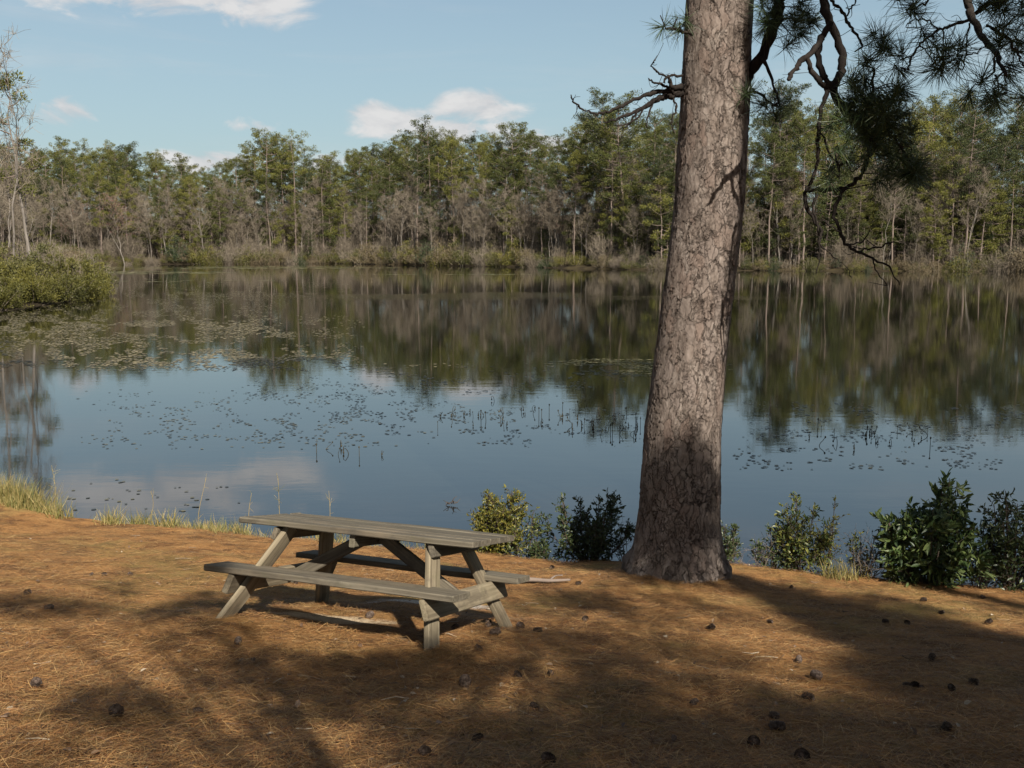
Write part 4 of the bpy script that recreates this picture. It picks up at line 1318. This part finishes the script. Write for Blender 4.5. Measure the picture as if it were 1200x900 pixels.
def bare_tree(seed, Ht=14., spread=.32, start=.35, nb=18, sub=6, tw=7, r0=.11, bud=0, fork=0):
    global rng
    keep, rng = rng, np.random.default_rng(seed)
    tm, cm = MB(), MB()
    n_ = 10
    f = np.linspace(0, 1, n_)
    wx, wy = np.cumsum(rng.normal(size=n_) * .22), np.cumsum(rng.normal(size=n_) * .22)
    P = np.stack([wx - wx[0], wy - wy[0], f * Ht], 1)
    P[0, 2] = -.8
    tube(tm, P, r0 * (1 - .9 * f), 6)
    for _ in range(fork):
        k_ = rng.integers(1, 4)
        e_ = P[k_] + np.array([rng.normal() * Ht * .12, rng.normal() * Ht * .12, Ht * (.55 + .2 * rng.random())])
        C = spline([P[k_], (P[k_] + e_) / 2 + rng.normal(size=3) * .3, e_], 4)
        tube(tm, C, np.linspace(r0 * .7, r0 * .15, len(C)), 5)
    B0, B1, B2 = [], [], []
    for i in range(nb):
        z = Ht * (start + (1 - start) * (i + rng.random()) / nb * .97)
        p = np.array([np.interp(z, P[:, 2], P[:, 0]), np.interp(z, P[:, 2], P[:, 1]), z])
        rel = (z / Ht - start) / (1 - start)
        L_ = Ht * spread * (.35 + .75 * (1 - rel)) * rng.uniform(.6, 1.2)
        a_ = i * 2.4 + rng.normal() * .6
        e_ = p + np.array([cos(a_), sin(a_), .75 + .5 * rng.random()]) * L_ * .75
        m_ = (p + e_) / 2 + rng.normal(size=3) * .12 * L_ * .4
        C = spline([p, m_, e_], 3)
        tube(cm, C, np.linspace(.035, .014, len(C)) * (r0 / .11) ** .5, 4, 0, False)
        for j in range(sub):
            q_ = C[rng.integers(2, len(C))]
            d = norm(rng.normal(size=3) + (e_ - p) / L_ * 1.1 + [0, 0, .3])
            l2 = L_ * rng.uniform(.2, .5)
            B0.append(q_), B1.append(q_ + d * l2 * .5 + rng.normal(size=3) * .06 * l2), B2.append(q_ + d * l2)
    B0, B1, B2 = map(np.array, (B0, B1, B2))
    twigs(cm, B0, B1, B2, .020, .012)
    k_ = rng.integers(0, len(B0), len(B0) * tw)
    g_ = rng.random((len(k_), 1))
    q_ = np.where(g_ < .5, B0[k_] + (B1[k_] - B0[k_]) * g_ * 2, B1[k_] + (B2[k_] - B1[k_]) * (g_ * 2 - 1))
    d = norm(rng.normal(size=q_.shape) + norm(B2[k_] - B0[k_]) + [0, 0, .35])
    l3 = (.25 + .7 * rng.random((len(k_), 1))) * (Ht / 14) ** .5
    e_ = q_ + d * l3
    twigs(cm, q_, (q_ + e_) / 2 + rng.normal(size=q_.shape) * .05, e_, .014, .009)
    if bud:
        pp = np.repeat(e_, bud, 0) + rng.normal(size=(len(e_) * bud, 3)) * .09
        Ls = .12 * (.6 + .8 * rng.random(len(pp)))
        scatter(cm, DIAMOND_V, DIAMOND_F, frames(rng.normal(size=pp.shape), rng), pp, np.stack([Ls * .6, Ls, Ls], 1), 1)
    rng = keep
    return tm, cm


def far_shrub(seed, Wd=3., Ht=2.4, nc=42, per=60, leaf=.13, lw=.45, stems=14, ragged=.5):
    global rng
    keep, rng = rng, np.random.default_rng(seed)
    tm, cm = MB(), MB()
    CP = []
    for i in range(stems):
        a_ = rng.random() * 6.28
        e_ = rng.random() ** .6 * Wd / 2
        hh = Ht * (1 - (e_ / (Wd / 2)) ** 2 * .6) * rng.uniform(1 - ragged, 1.08)
        p, q_ = np.array([cos(a_) * e_ * .25, sin(a_) * e_ * .25, -.3]), np.array([cos(a_) * e_, sin(a_) * e_, hh])
        C = spline([p, (p + q_) / 2 + rng.normal(size=3) * .15, q_], 4)
        tube(tm, C, np.linspace(.03, .010, len(C)), 4, 0, False)
        m_ = max(2, nc // stems)
        for j in range(m_):
            g_ = rng.uniform(.25, 1.02)
            CP.append(p + (q_ - p) * g_ + rng.normal(size=3) * .22 * (Wd / 3))
    CP = np.array(CP)
    CR = rng.uniform(.2, .5, len(CP)) * (Wd / 3) ** .6
    pp, rr_ = np.repeat(CP, per, 0), np.repeat(CR, per)
    d = norm(rng.normal(size=pp.shape))
    pos_ = pp + d * (rr_ * rng.random(len(pp)) ** .45)[:, None]
    pos_[:, 2] = np.abs(pos_[:, 2])
    Ls = leaf * (.6 + .7 * rng.random(len(pp)))
    scatter(cm, DIAMOND_V, DIAMOND_F, frames(norm(d + [0, 0, .6]), rng), pos_, np.stack([Ls * lw, Ls, Ls], 1))
    rng = keep
    return tm, cm


def bare_brush(seed, Wd=3., Ht=2.5, n_=70, tw=14):
    global rng
    keep, rng = rng, np.random.default_rng(seed)
    cm = MB()
    a_ = rng.random(n_) * 6.28
    e_ = rng.random(n_) ** .5 * Wd / 2
    hh = Ht * rng.uniform(.45, 1.05, n_) * (1 - .4 * (e_ / (Wd / 2)) ** 2)
    p0 = np.stack([np.cos(a_) * e_ * .4, np.sin(a_) * e_ * .4, np.full(n_, -.3)], 1)
    p2 = np.stack([np.cos(a_) * e_ * 1.1, np.sin(a_) * e_ * 1.1, hh], 1)
    p1 = (p0 + p2) / 2 + rng.normal(size=p0.shape) * .18
    twigs(cm, p0, p1, p2, .02, .009)
    k_ = rng.integers(0, n_, n_ * tw)
    g_ = rng.random((len(k_), 1)) * .8 + .2
    q_ = p0[k_] + (p2[k_] - p0[k_]) * g_ + (p1 - (p0 + p2) / 2)[k_] * (1 - np.abs(g_ * 2 - 1))
    d = norm(rng.normal(size=q_.shape) + [0, 0, .7])
    e2 = q_ + d * rng.uniform(.2, .8, (len(k_), 1))
    twigs(cm, q_, (q_ + e2) / 2 + rng.normal(size=q_.shape) * .05, e2, .009, .005)
    rng = keep
    return cm


def lib(pairs, mt, mc):
    return [(tm.mesh('trunk', [mt]), cm.mesh('crown', mc)) for tm, cm in pairs]


PINES = lib([far_pine(100 + i, 26., cb, wd_, nl, int(per * 1.5), gp) for i, (cb, wd_, nl, per, gp) in enumerate(((.46, 11., 44, 44, .05), (.54, 9.6, 38, 44, .12), (.38, 10., 48, 42, .15), (.60, 11.5, 32, 48, .1), (.50, 8.6, 36, 42, .2), (.42, 12., 46, 42, .1), (.56, 9.8, 28, 40, .28)))], M['far_bark'], [M['needles'], M['far_bark']])
YPINE = lib([far_pine(140 + i, 22., .34, 7.0, 36, 46, .1) for i in range(2)], M['far_bark'], [M['needles_yellow'], M['far_bark']])
LOWPINE = lib([far_pine(150 + i, 15., .22, 6.8, 36, 66, .1, .14) for i in range(3)], M['far_bark'], [M['needles'], M['far_bark']])
BARES = lib([bare_tree(200 + i, 14., .30, st, 24, 6, 11, .09, 0, fk) for i, (st, fk) in enumerate(((.35, 0), (.45, 1), (.25, 2), (.5, 0), (.4, 1)))], M['pale_bark'], [M['twig'], M['twig']])
REDS = lib([bare_tree(230 + i, 12., .36, .3, 20, 6, 7, .10, 2, 1) for i in range(2)], M['pale_bark'], [M['twig'], M['red_bud']])
BUFFS = lib([bare_tree(240 + i, 11., .36, .25, 20, 6, 7, .10, 2, 1) for i in range(2)], M['pale_bark'], [M['twig'], M['buff_bud']])
SH = {n_: lib([far_shrub(300 + 10 * j + i, 3.4, 2.6) for i in range(3)], M['twig'], [M[m_]]) for j, (n_, m_) in enumerate((('olive', 'shrub_olive'), ('tan', 'shrub_tan'), ('gold', 'shrub_gold'), ('cedar', 'cedar')))}
BRUSH = [bare_brush(400 + i).mesh('brush', [M['twig']]) for i in range(4)]


def plant(name, pair, x, y, s, label, cat, group, sz=None, rot=None, lean=(0, 0)):
    root = bpy.data.objects.new(name, None)
    COL.objects.link(root)
    root.location = (x, y, gz(x, y))
    root.rotation_euler = (lean[0], lean[1], random.uniform(0, 6.28) if rot is None else rot)
    root.scale = (s, s, sz or s)
    tag(root, label, cat, group)
    woody = cat in ('tree',)
    put('trunk' if woody else 'stems', pair[0], root)
    put('crown' if woody else 'leaves', pair[1], root)
    return root


SKX = [-80, 0, 60, 75, 150, 200, 235, 270, 310, 345, 380, 440, 500, 545, 600, 650, 700, 740, 780, 880, 920, 1000, 1060, 1120, 1190, 1300]
SKY = [168, 170, 172, 165, 172, 178, 200, 186, 166, 162, 186, 172, 150, 162, 152, 156, 122, 126, 132, 122, 104, 112, 126, 106, 110, 112]


def top_h(x, y):
    """height that brings a tree at (x, y) up to the skyline of the wood"""
    u = 600 + F * (x / y) * 1.02
    d = ray(u, np.interp(u, SKX, SKY))
    return CZ + d[2] / d[1] * sqrt(y * y) - gz(x, y)


n_p = 0
for row, off, step, fmin, fmax in ((0, 4, 6.4, .5, .95), (1, 10, 5.6, .66, 1.0), (2, 18, 5.4, .72, 1.0), (3, 27, 5.8, .80, 1.0), (4, 37, 6.6, .82, .99), (5, 48, 7.0, .84, 1.0)):
    x = -150 + row * 2.0
    while x < 128 + row * 4:
        xx_ = x + random.uniform(-1.8, 1.8)
        y = float(shore_y(xx_)) + off + random.uniform(-2.5, 2.5)
        if abs(xx_ / y) < .64:
            hh = top_h(xx_, y) * random.uniform(fmin, fmax)
            r_ = random.random()
            if r_ < .07:
                plant('pine_tree', random.choice(YPINE), xx_, y, hh / 22 * .9, 'bright yellow-green pine in the wood on the far shore', 'tree', 'yellow-green pines on the far shore')
            else:
                s_ = hh / 26
                plant('pine_tree', random.choice(PINES), xx_, y, s_ * random.uniform(.85, 1.05), 'green pine with a bare lower trunk in the wood on the far shore', 'tree', 'pines on the far shore', sz=s_)
            n_p += 1
        x += step * random.uniform(.75, 1.25)
for i in range(190):                                                   # younger pines along the edge
    x = random.uniform(-125, 112) if i % 5 < 2 else random.uniform(18, 118)
    y = float(shore_y(x)) + random.uniform(2.5, 16)
    s_ = random.uniform(.45, 1.15)
    plant('young_pine', random.choice(LOWPINE), x, y, s_, 'young low-branched pine at the edge of the far wood', 'tree', 'young pines on the far shore')
for i in range(340):                                                  # leafless hardwoods
    x = random.uniform(-140, 118)
    y = float(shore_y(x)) + random.uniform(1.0, 16) + (14 if i % 3 == 0 else 0)
    s_ = random.uniform(.65, 1.25)
    k_ = random.random()
    if k_ < .82:
        plant('bare_tree', random.choice(BARES), x, y, s_, 'pale leafless hardwood on the far shore', 'tree', 'leafless trees on the far shore', sz=s_ * random.uniform(.9, 1.2), lean=(random.gauss(0, .05), random.gauss(0, .05)))
    elif k_ < .95:
        plant('budding_tree', random.choice(BUFFS), x, y, s_, 'tan budding hardwood on the far shore', 'tree', 'tan budding trees on the far shore')
    else:
        plant('budding_tree', random.choice(REDS), x, y, s_, 'reddish budding hardwood on the far shore', 'tree', 'reddish budding trees on the far shore')


def featured(name, lib_, u, D, vtop, base_h, label, cat='tree', wid=1.0, lean=(0, 0)):
    x = (u - 600) / F * D * .985
    d = ray(u, vtop)
    hh = CZ + d[2] / d[1] * D - gz(x, D)
    s_ = hh / base_h
    return plant(name, lib_, x, D, s_ * wid, label, cat, None, sz=s_, lean=lean)


featured('budding_tree', REDS[0], 143, 236, 232, 12., 'pinkish red budding tree with a pale leaning trunk on the far shore at the left', lean=(0, -.12))
featured('cedar_bush', SH['cedar'][0], 205, 243, 274, 2.6, 'dark rounded evergreen bush on the far shore below the dip in the skyline', 'bush', .95)
featured('pine_tree', PINES[3], 312, 252, 160, 26., 'flat-topped pine standing above the canopy left of centre far left of the long white cloud', 'tree', 1.0)
featured('pine_tree', PINES[6], 345, 254, 160, 26., 'thin open-crowned pine standing above the canopy just right of the flat-topped one')
featured('pine_tree', PINES[5], 500, 244, 148, 26., 'broad two-lobed pine rising over the wood under the long white cloud')
featured('pine_tree', PINES[3], 603, 216, 150, 26., 'umbrella-crowned pine below the right end of the long white cloud')
featured('pine_tree', PINES[0], 700, 198, 116, 26., 'tallest pine at the left of the big trunk behind the dead branch')
featured('pine_tree', PINES[5], 735, 190, 122, 26., 'wide tall pine just left of the big trunk on the far shore', 'tree', 1.1)
featured('pine_tree', PINES[1], 915, 180, 102, 26., 'tall pine on the far shore between the big trunk and the hanging branch')
featured('pine_tree', YPINE[0], 1116, 173, 168, 22., 'bright yellow pine with a pale trunk on the far shore below the upper right branch', 'tree', .9)
featured('bare_tree', BARES[3], 1040, 171, 215, 14., 'slender white-barked leafless tree on the far shore right of the hanging branch', 'tree', .8)

# the depth of the wood, one mass behind the trees that can be told apart
mb = MB()
for i in range(210):
    x = -175 + 330 * (i + random.random()) / 210
    y = float(shore_y(x)) + random.uniform(34, 85)
    b_ = bare_brush(900 + i, 7.0, random.uniform(7, 13), 60, 8)
    V = b_.v[0].copy()
    for j, (V, (q_, _)) in enumerate(zip(b_.v, b_.q)):
        mb.add(V + [x, y, gz(x, y)], q_ - q_.min(), None, 0)
    if i % 2 == 0:
        hh = (top_h(x, y) if abs(x / y) < .6 else 25) * random.uniform(.7, .97)
        nn = 4000
        c_ = rng.normal(size=(40, 3)) * [2.6, 2.6, 4.0] + [x, y, gz(x, y) + hh - 7.5]
        c_[:, 2] = np.minimum(c_[:, 2], gz(x, y) + hh - .3)
        pp = np.repeat(c_, nn // 40, 0)
        d = norm(rng.normal(size=pp.shape))
        Ls = .34 * (.6 + .7 * rng.random(len(pp)))
        scatter(mb, DIAMOND_V, DIAMOND_F, frames(d), pp + d * .75 * rng.random((len(pp), 1)) ** .4 * [1, 1, .6], np.stack([Ls * .36, Ls, Ls], 1), 1)
kind(mb.build('far_wood', [M['twig'], M['needles']]), 'stuff')

for i in range(300):                                                  # shrubs at the water line
    x = -135 + 250 * (i + random.random()) / 300
    y = float(shore_y(x)) + random.uniform(-1.6, 4.5)
    k_ = random.choices(['olive', 'tan', 'gold', 'cedar', 'brush'], [.38, .27, .17, .07, .11])[0]
    s_ = random.uniform(.5, 1.25) * (1.0 + 1.9 * max(0, float(vnoise(x, 3.0, .09, 71)) + .25))
    if k_ == 'brush':
        o = put('brush', random.choice(BRUSH), None, (x, y, gz(x, y)), (0, 0, random.uniform(0, 6)), (s_ * 1.2, s_ * 1.2, s_))
        tag(o, 'grey leafless brush at the water line of the far shore', 'brush', 'leafless brush on the far shore')
    else:
        lb_ = {'olive': 'olive green', 'tan': 'tan', 'gold': 'golden green', 'cedar': 'dark evergreen'}[k_]
        plant('shrub', random.choice(SH[k_]), x, y, s_, lb_ + ' shrub at the water line of the far shore', 'shrub', lb_ + ' shrubs on the far shore', sz=s_ * random.uniform(.7, 1.0))
for i in range(230):                                                  # brush under the trees
    x = random.uniform(-135, 115)
    y = float(shore_y(x)) + random.uniform(3.5, 16)
    s_ = random.uniform(1.0, 2.4)
    o = put('brush', random.choice(BRUSH), None, (x, y, gz(x, y)), (0, 0, random.uniform(0, 6)), (s_, s_, s_ * 1.2))
    tag(o, 'leafless undergrowth between the trunks of the far wood', 'brush', 'undergrowth in the far wood')

# the left point of land: wax-myrtle thicket, bare trees and one pine
SHN = {n_: lib([far_shrub(500 + 10 * j + i, 3.8, 2.7, 90, 130, .12, .5, 18, .4) for i in range(2)], M['twig'], [M[m_]]) for j, (n_, m_) in enumerate((('gold', 'shrub_gold'), ('olive', 'shrub_olive'), ('tan', 'shrub_tan')))}
spots = [(-33.4, 64, .95, 'gold'), (-36.0, 65, 1.0, 'gold'), (-38.2, 67, 1.1, 'olive'), (-34.6, 67.5, 1.05, 'gold'), (-33.6, 70, 1.0, 'gold'), (-33.5, 74, 1.05, 'gold'), (-34.2, 78, 1.1, 'gold'), (-36.0, 72, 1.1, 'olive'), (-35.0, 83, 1.05, 'gold'), (-36.5, 87, 1.1, 'olive'), (-38, 80, 1.2, 'olive'), (-40, 74, 1.3, 'olive'), (-42, 68, 1.2, 'gold'), (-44, 80, 1.3, 'olive'), (-39.5, 91, 1.2, 'tan'), (-43, 97, 1.2, 'tan'), (-46, 104, 1.25, 'tan'), (-41, 88, 1.3, 'olive'), (-51, 115, 1.3, 'tan'), (-57, 128, 1.3, 'olive'), (-62, 140, 1.3, 'tan'), (-67, 152, 1.4, 'olive'), (-48, 92, 1.4, 'tan'), (-52, 102, 1.5, 'olive'), (-58, 118, 1.5, 'tan'), (-73, 165, 1.4, 'tan'), (-78, 176, 1.4, 'olive'), (-84, 188, 1.4, 'olive'), (-90, 200, 1.4, 'tan'), (-96, 212, 1.4, 'olive')]
cn = {'gold': 'golden green', 'olive': 'olive green', 'tan': 'tan brushy'}
for x, y, s_, k_ in spots:
    plant('shrub', random.choice(SHN[k_]), x, y, s_, cn[k_] + ' shrub on the point of land at the left', 'shrub', cn[k_] + ' shrubs on the left point', sz=s_ * random.uniform(.85, 1.15))
for x, y, s_ in ((-38, 84, 1.3), (-41, 86, 1.5), (-44, 90, 1.5), (-40, 95, 1.4), (-46, 98, 1.6), (-37.5, 89, 1.2), (-50, 108, 1.6), (-55, 120, 1.7), (-36.4, 80, 1.1), (-60, 132, 1.7), (-66, 145, 1.7), (-47, 84, 1.7)):
    o = put('brush', random.choice(BRUSH), None, (x, y, gz(x, y)), (0, 0, random.uniform(0, 6)), (s_, s_, s_ * 1.1))
    tag(o, 'grey leafless brush on the point of land at the left', 'brush', 'leafless brush on the left point')
TALLB = lib([bare_tree(600 + i, 21., .15, .3, 18, 5, 4, .10, 0, fk) for i, fk in enumerate((0, 1))], M['pale_bark'], [M['twig'], M['twig']])
featured('bare_tree', TALLB[0], 11, 82, 38, 21., 'tallest leafless tree at the left edge, its thin top cut by the frame')
featured('bare_tree', TALLB[1], 24, 86, 100, 21., 'shorter leafless tree at the left edge beside the lone pine', 'tree', .9)
featured('bare_tree', TALLB[1], -8, 78, 60, 21., 'leafless tree half outside the left edge of the photo', 'tree', 1.0)
tm, cm = far_pine(777, 17., .46, 5.6, 15, 70, .15, .15)
lone = (tm.mesh('trunk', [M['pale_bark']]), cm.mesh('crown', [M['needles'], M['far_bark']]))
featured('pine_tree', lone, 32, 84, 92, 17., 'lone thin pine with a sparse crown rising above the thicket at the left', 'tree', .95, (0, .06))
for i in range(26):                                                   # wood behind the left point
    y = random.uniform(108, 225)
    x = float(np.interp(y, XPY, XPX)) - random.uniform(3, 26)
    hh = top_h(x, y) if abs(x / y) < .6 else 24
    if i % 3:
        plant('bare_tree', random.choice(BARES), x, y, random.uniform(.7, 1.1), 'pale leafless tree behind the left point of land', 'tree', 'leafless trees behind the left point')
    elif y > 150:
        s_ = max(10, min(hh, 27)) / 26 * random.uniform(.8, 1.0)
        plant('pine_tree', random.choice(PINES), x, y, s_, 'green pine behind the left point of land', 'tree', 'pines behind the left point')

# the grove around the photographer, which closes off much of the sky behind
for (x, y, k_, s_) in ((-9.5, -1.5, 0, .8), (-14, 4.5, 1, .85), (-7, -8, 5, .85), (-13, -6, 2, .8), (-19, 10, 0, .9), (14.5, 6.5, 3, .85), (18, 0, 5, .9), (-3.5, -14, 1, .9), (-20, -2, 4, .9), (20, 9, 2, .9), (19, -9, 0, .9), (-10, -17, 3, .95), (-7.5, 5.5, 5, .95), (-10.5, 10.5, 0, .95), (9.5, 6.8, 5, .95), (-5.5, 0, 0, 1.0), (12.5, 1.5, 0, 1.0), (-12, 0.5, 5, 1.), (16, 11, 5, 1.), (-2.5, -6, 3, 1.)):
    plant('pine_tree', PINES[k_], x, y, s_, 'green pine in the grove around the camera', 'tree', 'pines of the grove around the camera')
for (x, y, k_, s_) in ((-11, 2, 0, .9), (-8, -4, 1, .9), (13, 3, 2, .9), (-15, 8.5, 1, .8), (-5, -10, 2, 1.0), (17, 5, 0, .9), (-16, -10, 1, 1.)):
    plant('young_pine', LOWPINE[k_], x, y, s_ * .7, 'young pine in the grove around the camera', 'tree', 'young pines of the grove around the camera')
